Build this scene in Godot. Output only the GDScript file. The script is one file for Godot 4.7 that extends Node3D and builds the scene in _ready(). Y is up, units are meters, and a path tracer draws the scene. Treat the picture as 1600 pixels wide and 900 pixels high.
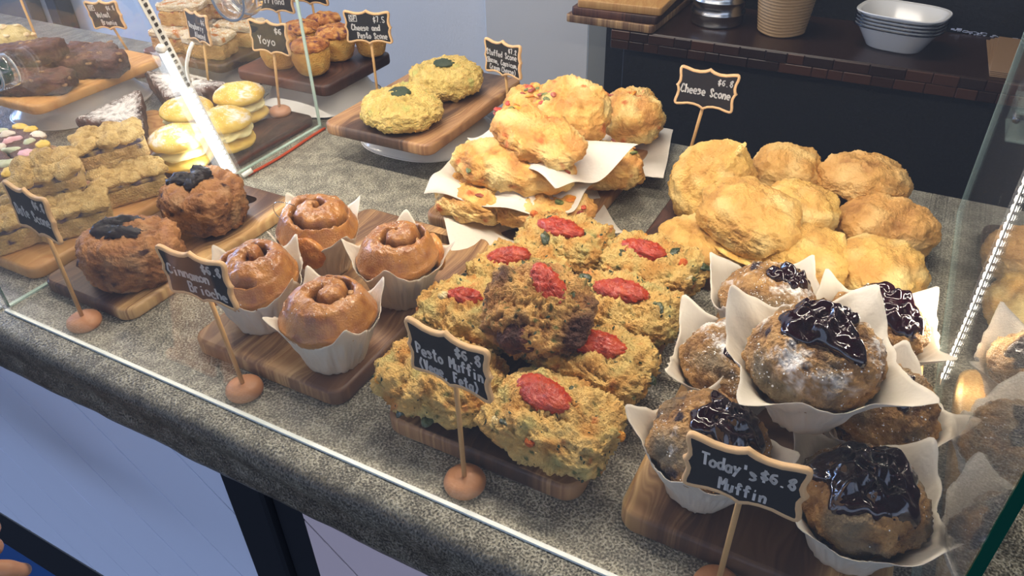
extends Node3D
# A bakery counter: a concrete slab with a glass case full of scones, muffins and slices. The counter top is at y = 0.9;
# x runs along the counter, -z runs from the customer towards the staff side.

const TOP := 0.9
var taken := {}
var M := {}
var NS: FastNoiseLite
var NR: FastNoiseLite
var NC: FastNoiseLite
var NF: FastNoiseLite


# ---------------------------------------------------------------- naming and tagging
func numbered(called: String) -> String:
	if not taken.has(called):
		taken[called] = 0
		return called
	taken[called] += 1
	return "%s_%03d" % [called, taken[called]]


func tag(o: Node3D, label := "", category := "", group := "", kind := "") -> Node3D:
	if label: o.set_meta("label", label)
	if category: o.set_meta("category", category)
	if group: o.set_meta("group", group)
	if kind: o.set_meta("kind", kind)
	return o


func thing(called: String, label: String, category: String, at := Vector3.ZERO, rot := Vector3.ZERO, group := "") -> Node3D:
	var o := Node3D.new()
	o.name = numbered(called)
	add_child(o)
	o.position = at
	o.rotation_degrees = rot
	tag(o, label, category, group)
	return o


func put(called: String, mesh: Mesh, material: Material, parent: Node3D = null, at := Vector3.ZERO, rot := Vector3.ZERO) -> MeshInstance3D:
	var o := MeshInstance3D.new()
	o.mesh = mesh
	o.material_override = material
	o.position = at
	o.rotation_degrees = rot
	if parent == null:
		o.name = numbered(called)
		add_child(o)
	else:
		o.name = called
		parent.add_child(o, true)
	return o


func struct(called: String, mesh: Mesh, material: Material, at := Vector3.ZERO, rot := Vector3.ZERO) -> MeshInstance3D:
	var o := put(called, mesh, material, null, at, rot)
	o.set_meta("kind", "structure")
	return o


func dup(src: Node3D, at: Vector3, rot: Vector3, label: String) -> Node3D:
	var c: Node3D = src.duplicate()
	c.name = numbered(String(src.name).rstrip("0123456789").rstrip("_"))
	add_child(c)
	c.position = at
	c.rotation_degrees = rot
	c.set_meta("label", label)
	return c


# ---------------------------------------------------------------- materials
func srgb(hex: String) -> Color:
	return Color(hex)


func lin(hex: String) -> Color:
	return Color(hex).srgb_to_linear()


func mat(called: String, color: Color, rough := 0.6, metal := 0.0) -> StandardMaterial3D:
	var m := StandardMaterial3D.new()
	m.resource_name = called
	m.albedo_color = color
	m.roughness = rough
	m.metallic = metal
	M[called] = m
	return m


func noise_tex(size: int, freq: float, type: int, oct := 4, fractal := FastNoiseLite.FRACTAL_FBM, ramp: Gradient = null, sd := 1) -> NoiseTexture2D:
	var n := FastNoiseLite.new()
	n.seed = sd
	n.noise_type = type
	n.frequency = freq
	n.fractal_type = fractal
	n.fractal_octaves = oct
	var t := NoiseTexture2D.new()
	t.width = size
	t.height = size
	t.seamless = true
	t.noise = n
	t.color_ramp = ramp
	return t


func ramp(offsets: Array, colors: Array) -> Gradient:
	var g := Gradient.new()
	g.offsets = PackedFloat32Array(offsets)
	g.colors = PackedColorArray(colors)
	return g


# bump: a height texture laid on from three sides, `per_m` repeats to the metre, `cm` deep
func bumpy(m: StandardMaterial3D, t: Texture2D, per_m: float, cm: float, world := false) -> StandardMaterial3D:
	m.heightmap_enabled = true
	m.heightmap_texture = t
	m.heightmap_scale = cm
	m.uv1_triplanar = true
	m.uv1_world_triplanar = world
	m.uv1_scale = Vector3.ONE * per_m
	return m


func food(called: String, t: Texture2D, per_m: float, cm: float, rough := 0.7, coat := 0.0) -> StandardMaterial3D:
	var m := mat(called, Color.WHITE, rough)
	m.vertex_color_use_as_albedo = true
	bumpy(m, t, per_m, cm)
	if coat > 0.0:
		m.clearcoat_enabled = true
		m.clearcoat = coat
		m.clearcoat_roughness = 0.25
	return m


# ---------------------------------------------------------------- mesh makers
func grid(P: PackedVector3Array, C: PackedColorArray, nu: int, nv: int) -> ArrayMesh:
	var idx := PackedInt32Array()
	idx.resize(nu * nv * 6)
	var k := 0
	var w := nu + 1
	var vol := 0.0
	for j in nv:
		for i in nu:
			var a := j * w + i
			var b := a + 1
			var c := a + w
			var d := c + 1
			idx[k] = a; idx[k + 1] = c; idx[k + 2] = b
			idx[k + 3] = b; idx[k + 4] = c; idx[k + 5] = d
			k += 6
			if (i + j) % 5 == 0:
				vol += P[a].dot(P[c].cross(P[b]))
	if vol > 0.0:
		for q in range(0, idx.size(), 3):
			var s := idx[q]
			idx[q] = idx[q + 1]
			idx[q + 1] = s
	var arr := []
	arr.resize(Mesh.ARRAY_MAX)
	arr[Mesh.ARRAY_VERTEX] = P
	if C.size():
		arr[Mesh.ARRAY_COLOR] = C
	arr[Mesh.ARRAY_INDEX] = idx
	var st := SurfaceTool.new()
	st.create_from_arrays(arr)
	st.generate_normals()
	return st.commit()


# a lumpy closed body. rx, rz: half widths; rt, rb: height above and below the middle; ph: squareness seen from above; pt, pb: of the top and bottom.
# disp: [[metres, per cm, kind]], kind s smooth, r ridged, c cellular lumps. pal: three colours from crevice to crust.
func blob(o: Dictionary) -> ArrayMesh:
	var nu: int = o.get("nu", 72)
	var nv: int = o.get("nv", 44)
	var rx: float = o.rx
	var rz: float = o.get("rz", rx)
	var rt: float = o.rt
	var rb: float = o.get("rb", rt)
	var ph: float = o.get("ph", 2.0)
	var pt: float = o.get("pt", 2.0)
	var pb: float = o.get("pb", 2.0)
	var sd: float = o.get("seed", 0)
	var off := Vector3(sd * 13.7, sd * 7.3, sd * 5.1)
	var disp: Array = o.get("disp", [])
	var pal: Array = o.get("pal", [Color.WHITE, Color.WHITE, Color.WHITE])
	var tf: float = o.get("tf", 0.5)
	var tk: float = o.get("tk", 0.5)
	var hk: float = o.get("hk", 0.6)
	var yk: float = o.get("yk", 0.0)
	var spots: Array = o.get("spots", [])
	var bend: float = o.get("bend", 0.0)
	var taper: float = o.get("taper", 0.0)
	var dust: float = o.get("dust", 0.0)
	var total := 0.0001
	for e in disp:
		total += e[0]
	var cx := PackedFloat32Array()
	var cz := PackedFloat32Array()
	for i in nu + 1:
		var a := TAU * (i % nu) / nu
		var c := cos(a)
		var s := sin(a)
		var k := pow(pow(absf(c), ph) + pow(absf(s), ph), -1.0 / ph)
		cx.append(c * k)
		cz.append(s * k)
	var P := PackedVector3Array()
	var C := PackedColorArray()
	P.resize((nu + 1) * (nv + 1))
	C.resize(P.size())
	var n := 0
	for j in nv + 1:
		var psi := PI * j / nv
		var sv := sin(psi) if j < nv else 0.0
		var cv := cos(psi)
		var pv := pt if cv >= 0.0 else pb
		var kk := pow(pow(sv, pv) + pow(absf(cv), pv), -1.0 / pv)
		var ry := rt if cv >= 0.0 else rb
		var y := cv * kk * ry
		var rr := sv * kk
		if y < 0.0:
			rr *= 1.0 + taper * y / ry
		for i in nu + 1:
			var p := Vector3(rx * rr * cx[i], y, rz * rr * cz[i])
			var q := p * 100.0 + off
			var d := 0.0
			for e in disp:
				var f: float = e[1]
				match e[2]:
					"s": d += e[0] * NS.get_noise_3dv(q * f)
					"r": d += e[0] * NR.get_noise_3dv(q * f)
					"c": d -= e[0] * (NC.get_noise_3dv(q * f) + 0.5)
					"f": d += e[0] * NF.get_noise_3dv(q * f)
			var nn := Vector3(p.x / (rx * rx), p.y / (ry * ry), p.z / (rz * rz)).normalized()
			var pp := p + nn * d
			if bend != 0.0:
				pp.y += bend * pp.x * pp.x
			P[n] = pp
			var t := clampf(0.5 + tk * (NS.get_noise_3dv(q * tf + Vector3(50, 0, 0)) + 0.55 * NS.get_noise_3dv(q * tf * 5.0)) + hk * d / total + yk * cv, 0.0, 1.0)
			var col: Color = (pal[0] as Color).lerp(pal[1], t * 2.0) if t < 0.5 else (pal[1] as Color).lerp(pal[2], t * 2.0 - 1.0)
			for e in spots:
				var v := NF.get_noise_3dv(q * (e[1] as float) + Vector3(e[1] * 31.0, 9, 0))
				var thr: float = e[2]
				var soft: float = e[3] if e.size() > 3 else 0.06
				if v > thr - soft:
					col = col.lerp(e[0], clampf((v - thr + soft) / (2.0 * soft), 0.0, 1.0))
			if dust > 0.0 and nn.y > 0.3:
				var w := clampf((NS.get_noise_3dv(q * 0.32 + Vector3(7, 0, 3)) + dust - 0.75) * 2.2 + 0.9 * NS.get_noise_3dv(q * 2.6), 0.0, 1.0) * clampf((nn.y - 0.3) * 2.5, 0.0, 1.0)
				col = col.lerp(Color(0.86, 0.84, 0.80), w)
			C[n] = col
			n += 1
	return grid(P, C, nu, nv)


# profile: [radius, height] pairs from the bottom middle round to the top middle; squareness seen from above ph; oval sx, sz
func lathe(profile: Array, nu := 48, sx := 1.0, sz := 1.0, ph := 2.0, wob := 0.0) -> ArrayMesh:
	var P := PackedVector3Array()
	for e in profile:
		for i in nu + 1:
			var a := TAU * (i % nu) / nu
			var c := cos(a)
			var s := sin(a)
			var k: float = pow(pow(absf(c), ph) + pow(absf(s), ph), -1.0 / ph) * e[0]
			P.append(Vector3(c * k * sx, e[1] + wob * sin(3.0 * a), s * k * sz))
	return grid(P, PackedColorArray(), nu, profile.size() - 1)


func tri(st: SurfaceTool, a: Vector3, b: Vector3, c: Vector3, out: Vector3) -> void:
	if (b - a).cross(c - a).dot(out) > 0.0:
		var s := b
		b = c
		c = s
	for v in [a, b, c]:
		st.set_uv(Vector2(v.x, v.z))
		st.add_vertex(v)


func quad(st: SurfaceTool, a: Vector3, b: Vector3, c: Vector3, d: Vector3, out: Vector3) -> void:
	tri(st, a, b, c, out)
	tri(st, a, c, d, out)


func starting() -> SurfaceTool:
	var st := SurfaceTool.new()
	st.begin(Mesh.PRIMITIVE_TRIANGLES)
	st.set_smooth_group(-1)
	return st


func done(st: SurfaceTool) -> ArrayMesh:
	st.generate_normals()
	return st.commit()


# a box with chamfered edges, its corner at lo and hi
func add_box(st: SurfaceTool, lo: Vector3, hi: Vector3, ch := 0.0) -> void:
	var c := (lo + hi) / 2.0
	var h := (hi - lo) / 2.0
	var g := h - Vector3.ONE * ch
	st.set_smooth_group(-1)
	for ax in 3:
		var b := (ax + 1) % 3
		var d := (ax + 2) % 3
		for s in [-1.0, 1.0]:
			var n := Vector3.ZERO
			n[ax] = s
			var q := []
			for e in [[-1, -1], [1, -1], [1, 1], [-1, 1]]:
				var v := Vector3.ZERO
				v[ax] = s * h[ax]
				v[b] = e[0] * g[b]
				v[d] = e[1] * g[d]
				q.append(c + v)
			quad(st, q[0], q[1], q[2], q[3], n)
			if ch > 0.0:
				for s2 in [-1.0, 1.0]:
					var m := n
					m[b] = s2
					var q2 := []
					for e in [[0, -1], [0, 1], [1, 1], [1, -1]]:
						var v := Vector3.ZERO
						v[ax] = s * (h[ax] if e[0] == 0 else g[ax])
						v[b] = s2 * (g[b] if e[0] == 0 else h[b])
						v[d] = e[1] * g[d]
						q2.append(c + v)
					quad(st, q2[0], q2[1], q2[2], q2[3], m)
	if ch > 0.0:
		for sx in [-1.0, 1.0]:
			for sy in [-1.0, 1.0]:
				for sz in [-1.0, 1.0]:
					var s := Vector3(sx, sy, sz)
					tri(st, c + s * Vector3(h.x, g.y, g.z), c + s * Vector3(g.x, h.y, g.z), c + s * Vector3(g.x, g.y, h.z), s)


func box(size: Vector3, ch := 0.0) -> ArrayMesh:
	var st := starting()
	add_box(st, -size / 2.0, size / 2.0, ch)
	return done(st)


func boxed(lo: Vector3, hi: Vector3, ch := 0.0) -> ArrayMesh:
	var st := starting()
	add_box(st, lo, hi, ch)
	return done(st)


# a round bar along points, radius r (flat: squeezed in the direction of z)
func tube(pts: Array, r: float, sides := 8, closed := false, taper := 1.0) -> ArrayMesh:
	var P := PackedVector3Array()
	var n := pts.size()
	var last := Vector3.UP
	var up := Vector3.UP
	var rows := n + 1 if closed else n
	if not closed:
		for i in sides + 1:
			P.append(pts[0])
	for k in rows:
		var p: Vector3 = pts[k % n]
		var a: Vector3 = pts[(k - 1 + n) % n] if closed or k > 0 else p
		var b: Vector3 = pts[(k + 1) % n] if closed or k < n - 1 else p
		last = (b - a).normalized()
		if k == 0:
			up = Vector3.UP if absf(last.y) < 0.9 else Vector3.RIGHT
		var x := up.cross(last).normalized()
		up = last.cross(x).normalized()
		var rr := r * lerpf(1.0, taper, float(k) / maxi(1, n - 1))
		for i in sides + 1:
			var t := TAU * (i % sides) / sides
			P.append(p + (x * cos(t) + up * sin(t)) * rr)
	if not closed:
		for i in sides + 1:
			P.append(pts[n - 1])
	return grid(P, PackedColorArray(), sides, P.size() / (sides + 1) - 1)


func rrect(w: float, d: float, r: float, seg := 6) -> PackedVector2Array:
	var out := PackedVector2Array()
	for k in 4:
		var c := Vector2([1, -1, -1, 1][k] * (w / 2 - r), [1, 1, -1, -1][k] * (d / 2 - r))
		for i in seg + 1:
			var a := PI / 2 * (k + float(i) / seg)
			out.append(c + Vector2(cos(a), sin(a)) * r)
	return out


func inset(o: PackedVector2Array, d: float) -> PackedVector2Array:
	var n := o.size()
	var out := PackedVector2Array()
	for i in n:
		var e1 := (o[i] - o[(i - 1 + n) % n]).normalized()
		var e2 := (o[(i + 1) % n] - o[i]).normalized()
		var m := Vector2(-e1.y - e2.y, e1.x + e2.x).normalized()
		out.append(o[i] + m * d / maxf(0.5, m.dot(Vector2(-e1.y, e1.x))))
	return out


func cap(st: SurfaceTool, o: PackedVector2Array, y: float, up: float, hole: PackedVector2Array) -> void:
	var pieces: Array = [o]
	if hole.size():
		pieces = []
		var mid := 0.0
		for v in hole:
			mid += v.x / hole.size()
		for s in [-1.0, 1.0]:
			var half := PackedVector2Array([Vector2(mid, -9), Vector2(mid + 9 * s, -9), Vector2(mid + 9 * s, 9), Vector2(mid, 9)])
			for part in Geometry2D.intersect_polygons(o, half):
				pieces.append_array(Geometry2D.clip_polygons(part, hole))
	for part in pieces:
		var t := Geometry2D.triangulate_polygon(part)
		for k in range(0, t.size(), 3):
			tri(st, Vector3(part[t[k]].x, y, part[t[k]].y), Vector3(part[t[k + 1]].x, y, part[t[k + 1]].y), Vector3(part[t[k + 2]].x, y, part[t[k + 2]].y), Vector3(0, up, 0))


# a plate of the given outline (x, z, counter-clockwise), its edges rounded off by ch in two steps, with or without a hole through it
func slab(o: PackedVector2Array, h: float, ch: float, hole := PackedVector2Array()) -> ArrayMesh:
	var st := starting()
	var rings := [[inset(o, ch), 0.0], [inset(o, ch * 0.3), ch * 0.3], [o, ch], [o, h - ch], [inset(o, ch * 0.3), h - ch * 0.3], [inset(o, ch), h]]
	st.set_smooth_group(1)
	var n := o.size()
	for k in rings.size() - 1:
		var a: PackedVector2Array = rings[k][0]
		var b: PackedVector2Array = rings[k + 1][0]
		for i in n:
			var j := (i + 1) % n
			var e := o[j] - o[i]
			var up := 0.0
			if k < 2: up = -0.5
			if k > 2: up = 0.5
			quad(st, Vector3(a[i].x, rings[k][1], a[i].y), Vector3(a[j].x, rings[k][1], a[j].y), Vector3(b[j].x, rings[k + 1][1], b[j].y), Vector3(b[i].x, rings[k + 1][1], b[i].y), Vector3(e.y, up * e.length(), -e.x))
	st.set_smooth_group(-1)
	cap(st, rings[0][0], 0.0, -1.0, hole)
	cap(st, rings[5][0], h, 1.0, hole)
	if hole.size():
		var m := Vector2.ZERO
		for v in hole:
			m += v / hole.size()
		for i in hole.size():
			var j := (i + 1) % hole.size()
			var c := m - (hole[i] + hole[j]) / 2
			quad(st, Vector3(hole[i].x, 0, hole[i].y), Vector3(hole[j].x, 0, hole[j].y), Vector3(hole[j].x, h, hole[j].y), Vector3(hole[i].x, h, hole[i].y), Vector3(c.x, 0, c.y))
	return done(st)


# small bits sprinkled over the upward faces of a mesh: one part nobody could count
func sprinkle(called: String, on: Mesh, bit: Mesh, material: Material, parent: Node3D, count: int, sd: int, low: float, high: float, up := 0.25, patch := 0.0, where := Vector3.ZERO, reach := 9.0) -> void:
	var arr := on.surface_get_arrays(0)
	var V: PackedVector3Array = arr[Mesh.ARRAY_VERTEX]
	var N: PackedVector3Array = arr[Mesh.ARRAY_NORMAL]
	var r := RandomNumberGenerator.new()
	r.seed = sd
	var widest := 0.001
	for v in V:
		widest = maxf(widest, Vector2(v.x, v.z).length())
	var list: Array[Transform3D] = []
	for tries in count * 16:
		if list.size() >= count:
			break
		var k := r.randi() % V.size()
		if N[k].y < up or V[k].distance_to(where) > reach or r.randf() > 0.04 + Vector2(V[k].x, V[k].z).length() / widest:
			continue
		if patch > 0.0 and NF.get_noise_3dv(V[k] * 45.0 + Vector3(sd * 3.1, 0, 0)) < patch * (r.randf() * 1.4 - 0.4):
			continue
		var x := N[k].cross(Vector3(r.randf() - 0.5, r.randf() - 0.5, r.randf() - 0.5)).normalized()
		var s := lerpf(low, high, r.randf() * r.randf())
		var jig := Vector3(r.randf() - 0.5, 0, r.randf() - 0.5) * 0.0016
		list.append(Transform3D(Basis(x * s, N[k] * s, x.cross(N[k]) * s), V[k] + jig))
	var mm := MultiMesh.new()
	mm.transform_format = MultiMesh.TRANSFORM_3D
	mm.mesh = bit
	mm.instance_count = list.size()
	for k in list.size():
		mm.set_instance_transform(k, list[k])
	var o := MultiMeshInstance3D.new()
	o.multimesh = mm
	o.material_override = material
	o.name = called
	o.set_meta("kind", "stuff")
	parent.add_child(o, true)


# ---------------------------------------------------------------- chalk handwriting: strokes on a grid, x 0-6, y 0-9 with the baseline at 2
const GLYPH := {
	"A": "02 39 62|14 54", "B": "19 12|19 49 58 46 16|46 55 53 42 12", "C": "58 49 29 17 04 13 32 53", "D": "19 12|19 39 57 54 32 12", "F": "19 12|19 59|16 46",
	"G": "57 39 17 14 32 53 55 35", "M": "12 19 35 69 62", "P": "19 12|19 48 57 45 15", "R": "19 12|19 48 56 15|35 52", "S": "57 39 18 26 44 53 32 13",
	"T": "09 69|39 32", "V": "19 32 59", "W": "09 22 36 42 69", "Y": "19 36 59|36 32",
	"a": "55 36 15 13 22 42 55|56 52", "b": "19 12|14 36 55 53 32 13", "c": "55 36 15 13 32 52", "d": "55 36 15 13 32 53|59 52", "e": "14 54 55 36 15 13 32 52",
	"f": "58 49 38 32|16 56", "g": "55 36 15 13 22 43 55|56 51 30 11", "h": "19 12|14 36 55 52", "i": "36 32|38 38", "l": "39 33 42", "m": "06 02|04 16 25 32|34 46 65 62",
	"n": "16 12|14 36 55 52", "o": "36 15 13 32 53 55 36", "p": "16 10|15 36 55 53 32 13", "r": "16 12|14 26 46", "s": "55 36 16 25 44 53 32 12", "t": "39 33 42 52|17 57",
	"u": "16 13 22 42 55|56 52", "y": "16 24 33|56 33 10", "w": "16 22 35 42 56", "$": "57 48 27 16 35 54 43 23 14|39 31", "6": "58 27 14 23 42 54 45 25 14",
	"8": "36 17 28 49 58 36 14 23 42 54 36", "7": "19 59 32", "5": "59 19 16 45 53 32 13", "2": "17 39 58 46 12 52", ".": "32 32", ",": "32 20", "'": "39 37", "(": "49 26 24 41", ")": "29 46 44 21",
	"[": "00 60 69 09 00",
}


func ribbon(st: SurfaceTool, pts: Array, w: float) -> void:
	var z0 := 0.0
	var z1 := 0.00035
	for k in pts.size() - 1:
		var a: Vector2 = pts[k]
		var b: Vector2 = pts[k + 1]
		var d := (b - a).normalized()
		if d == Vector2.ZERO:
			d = Vector2(1, 0)
		a -= d * w * 0.45
		b += d * w * 0.45
		var n := Vector2(-d.y, d.x) * w
		var c := [a - n, a + n, b + n, b - n]
		quad(st, Vector3(c[0].x, c[0].y, z1), Vector3(c[1].x, c[1].y, z1), Vector3(c[2].x, c[2].y, z1), Vector3(c[3].x, c[3].y, z1), Vector3(0, 0, 1))
		for e in 4:
			var f: Vector2 = c[e]
			var g: Vector2 = c[(e + 1) % 4]
			var m := (f + g) / 2 - (a + b) / 2
			quad(st, Vector3(f.x, f.y, z0), Vector3(g.x, g.y, z0), Vector3(g.x, g.y, z1), Vector3(f.x, f.y, z1), Vector3(m.x, m.y, 0))


# one line of chalk lettering, cap height h, its baseline starting at (x, y), fitted into `fit` metres when that is given
func chalk(st: SurfaceTool, text: String, x: float, y: float, h: float, fit := 0.0, boxed_in := false) -> void:
	var u := h / 7.0
	var ux := u
	var adv := 6.6
	if fit > 0.0:
		ux = fit / (text.length() * adv)
	var r := RandomNumberGenerator.new()
	r.seed = text.hash()
	var at := x
	for ch in text:
		if GLYPH.has(ch):
			var jy := (r.randf() - 0.5) * u * 0.9
			for stroke in (GLYPH[ch] as String).split("|"):
				var raw := []
				for s in stroke.split(" "):
					raw.append(Vector2(at + s.substr(0, 1).to_int() * ux + (r.randf() - 0.5) * ux * 0.3, y + jy + (s.substr(1, 1).to_int() - 2) * u + (r.randf() - 0.5) * u * 0.3))
				var pts := []
				if raw.size() < 3:
					pts = raw
				else:
					for k in raw.size() - 1:
						var p0: Vector2 = raw[maxi(0, k - 1)]
						var p3: Vector2 = raw[mini(raw.size() - 1, k + 2)]
						for q in 3:
							pts.append((raw[k] as Vector2).cubic_interpolate(raw[k + 1], p0, p3, q / 3.0))
					pts.append(raw[-1])
				ribbon(st, pts, 0.00062 if h < 0.0085 else 0.00085)
		at += ux * adv * (0.55 if ch in ".,'il" and fit <= 0.0 else 1.0)
	if boxed_in:
		ribbon(st, [Vector2(x - u, y - u * 1.3), Vector2(at, y - u * 1.3), Vector2(at, y + u * 8.5), Vector2(x - u, y + u * 8.5), Vector2(x - u, y - u * 1.3)], 0.0004)


func plaque_outline() -> PackedVector2Array:
	# a quarter of the ogee outline of a 1 x 0.68 board, mirrored
	var q := [[0.5, 0.0], [0.475, 0.03], [0.458, 0.085], [0.462, 0.15], [0.48, 0.22], [0.485, 0.275], [0.47, 0.31], [0.435, 0.325], [0.36, 0.313], [0.26, 0.288], [0.16, 0.285], [0.08, 0.3], [0.03, 0.325], [0.0, 0.345]]
	var o := PackedVector2Array()
	for e in q: o.append(Vector2(e[0], e[1]))
	for k in range(q.size() - 2, -1, -1): o.append(Vector2(-q[k][0], q[k][1]))
	for k in range(1, q.size()): o.append(Vector2(-q[k][0], -q[k][1]))
	for k in range(q.size() - 2, 0, -1): o.append(Vector2(q[k][0], -q[k][1]))
	return o


# a little chalkboard on a stick with a round wooden foot. at: where the foot stands; c: middle of the board; lines: [text, x, y, cap height, fit, boxed]
func sign_board(called: String, label: String, at: Vector3, c: Vector3, rot: Vector3, lines: Array) -> void:
	var t := thing(called, label, "sign", at, Vector3.ZERO, "chalkboard price signs")
	var W := 0.0765
	var o := plaque_outline()
	var scaled := PackedVector2Array()
	for v in o: scaled.append(v * W)
	var holder := Basis.from_euler(Vector3(deg_to_rad(rot.x), deg_to_rad(rot.y), deg_to_rad(rot.z)))
	var local := c - at
	# the slab lies in x-z; it is stood up so that its upper side looks along +z
	var stand := Transform3D(holder, local) * Transform3D(Basis(Vector3.RIGHT, Vector3.BACK, Vector3.DOWN), Vector3.ZERO)
	var back := put("backing", slab(scaled, 0.003, 0.0006), M.sign_wood, t)
	back.transform = stand * Transform3D(Basis.IDENTITY, Vector3(0, -0.0015, 0))
	var face := put("blackboard", slab(inset(scaled, 0.0032), 0.0008, 0.0002), M.blackboard, t)
	face.transform = stand * Transform3D(Basis.IDENTITY, Vector3(0, 0.0015, 0))
	var rim := []
	for v in inset(scaled, 0.0017): rim.append(Vector3(v.x, v.y, 0))
	var fr := put("frame", tube(rim, 0.0019, 8, true), M.sign_wood, t)
	fr.transform = Transform3D(holder, local) * Transform3D(Basis.IDENTITY, Vector3(0, 0, 0.0012))
	var st := starting()
	for l in lines:
		chalk(st, l[0], l[1], l[2], l[3], l[4], l.size() > 5)
	var le := put("lettering", done(st), M.chalk, face)
	le.transform = face.transform.affine_inverse() * Transform3D(holder, local) * Transform3D(Basis.IDENTITY, Vector3(0, 0, 0.0022))
	var lowest := local + holder * Vector3(0, -0.02, -0.0042)
	put("stick", tube([Vector3(0, 0.008, 0), lowest * 0.5 + Vector3(0, 0.004, 0), lowest], 0.0021, 10), M.stick_wood, t)
	put("base", lathe([[0.0, 0.0], [0.0155, 0.0], [0.0172, 0.0025], [0.0176, 0.005], [0.0165, 0.0085], [0.0125, 0.0115], [0.006, 0.0125], [0.0, 0.0127]], 40), M.base_wood, t)


# ---------------------------------------------------------------- wood
func wood_image(sd: int, w: int, h: int, pale: Color, mid: Color, dark: Color, heart: float, span: float) -> ImageTexture:
	var a := FastNoiseLite.new()
	a.seed = sd
	a.frequency = 0.006
	a.fractal_octaves = 3
	var b := FastNoiseLite.new()
	b.seed = sd + 9
	b.frequency = 0.05
	b.fractal_octaves = 3
	var im := Image.create(w, h, false, Image.FORMAT_RGB8)
	for y in h:
		for x in w:
			var warp := a.get_noise_2d(x * 1.2, y * 0.35) * 60.0
			var g := b.get_noise_2d((x + warp) * 3.2, y * 0.14)
			var ring := 0.5 + 0.5 * sin((x + warp * 1.6) * 0.16 + g * 2.0)
			var band := a.get_noise_2d((x + warp) * 0.8 + 700, y * 0.06) + heart + span * (absf(x - w * 0.5) / w - 0.25)
			var c := pale.lerp(mid, clampf(ring * 0.3 + g * 0.8 + 0.3, 0.0, 1.0))
			c = c.lerp(dark, clampf(0.5 + band * 2.2 + g * 0.35, 0.0, 1.0) * (0.82 + 0.18 * ring))
			im.set_pixel(x, y, c)
	return ImageTexture.create_from_image(im)


func wood(called: String, sd: int, pale: String, mid: String, dark: String, heart: float, size: Vector2, span := 0.0, rough := 0.5) -> void:
	var m := mat(called, Color.WHITE, rough)
	m.albedo_texture = wood_image(sd, 256, 384, srgb(pale), srgb(mid), srgb(dark), heart, span)
	m.uv1_scale = Vector3(1.0 / size.x, 1.0 / size.y, 1)
	m.uv1_offset = Vector3(0.5, 0.5, 0)


func slot(x: float, z: float, w: float, d: float) -> PackedVector2Array:
	var o := rrect(w, d, minf(w, d) * 0.48, 6)
	for k in o.size():
		o[k] += Vector2(x, z)
	return o


func board(label: String, lo: Vector2, hi: Vector2, y: float, h: float, wood_name: String, hole := PackedVector2Array(), r := 0.016, called := "serving_board") -> void:
	var c := (lo + hi) / 2
	var o := put(called, slab(rrect(hi.x - lo.x, hi.y - lo.y, r, 7), h, 0.0035, hole), M[wood_name], null, Vector3(c.x, TOP + y, c.y))
	tag(o, label, "board", "wooden serving boards")


# ---------------------------------------------------------------- baking paper
# a square sheet pressed into a tulip cup: the four corners stand up as points
func paper_cup(o: Dictionary) -> ArrayMesh:
	var rb: float = o.get("rb", 0.025)
	var half: float = o.get("half", 0.078)
	var a0: float = deg_to_rad(o.get("a0", 76.0))
	var g: float = o.get("g", 5.0)
	var yaw: float = deg_to_rad(o.get("yaw", 0.0))
	var sd: float = o.get("seed", 0)
	var grease: float = o.get("grease", 0.035)
	var nu := 160
	var nv := 22
	var th := 0.0004
	var P := PackedVector3Array()
	var C := PackedColorArray()
	var white := lin("dbd3c4")
	var tan_ := lin("c3a67f")
	for row in 2 * nv + 2:
		var inner := row <= nv
		var v: float = float(row if inner else 2 * nv + 1 - row) / nv
		for i in nu + 1:
			var t := TAU * (i % nu) / nu
			var tt := t + yaw
			var c := cos(t)
			var s := sin(t)
			var smax := half / maxf(absf(cos(tt)), absf(sin(tt)))
			smax = minf(smax, half * 1.38) + 0.003 * NF.get_noise_2d(c * 3.0 + sd * 5.0, s * 3.0)
			var l := v * smax
			var r := l
			var y := 0.0
			if l > rb:
				var L := l - rb
				var gg := g * (1.0 + 0.5 * NF.get_noise_2d(c * 1.3 + sd * 9.0, s * 1.3 + 40.0))
				var al := a0 - gg * L
				r = rb + (sin(a0) - sin(al)) / gg if absf(gg) > 0.05 else rb + L * cos(a0)
				y = (cos(al) - cos(a0)) / gg if absf(gg) > 0.05 else L * sin(a0)
				var w := clampf(L / 0.03, 0.0, 1.0) * (1.0 - 0.85 * clampf((L - 0.028) / 0.03, 0.0, 1.0))
				var fold := NF.get_noise_2d(cos(t) * 9.0 + sd * 3.0, sin(t) * 9.0 + L * 12.0) + 0.6 * NF.get_noise_2d(cos(t) * 22.0 + sd, sin(t) * 22.0 + L * 25.0)
				r += 0.0021 * w * fold + 0.0016 * NF.get_noise_3d(c * 1.8 + sd, L * 38.0, s * 1.8)
			if not inner:
				r += th
				y -= th * 0.5
			P.append(Vector3(r * c, y + th, r * s))
			var G := clampf(1.0 - (l - rb) / grease, 0.0, 1.0) * (0.8 + 0.35 * NS.get_noise_3d(c * 1.5 + sd, l * 50.0, s * 1.5))
			C.append(white.lerp(tan_, clampf(G * 0.75, 0.0, 0.7)))
	return grid(P, C, nu, 2 * nv + 1)


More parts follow.
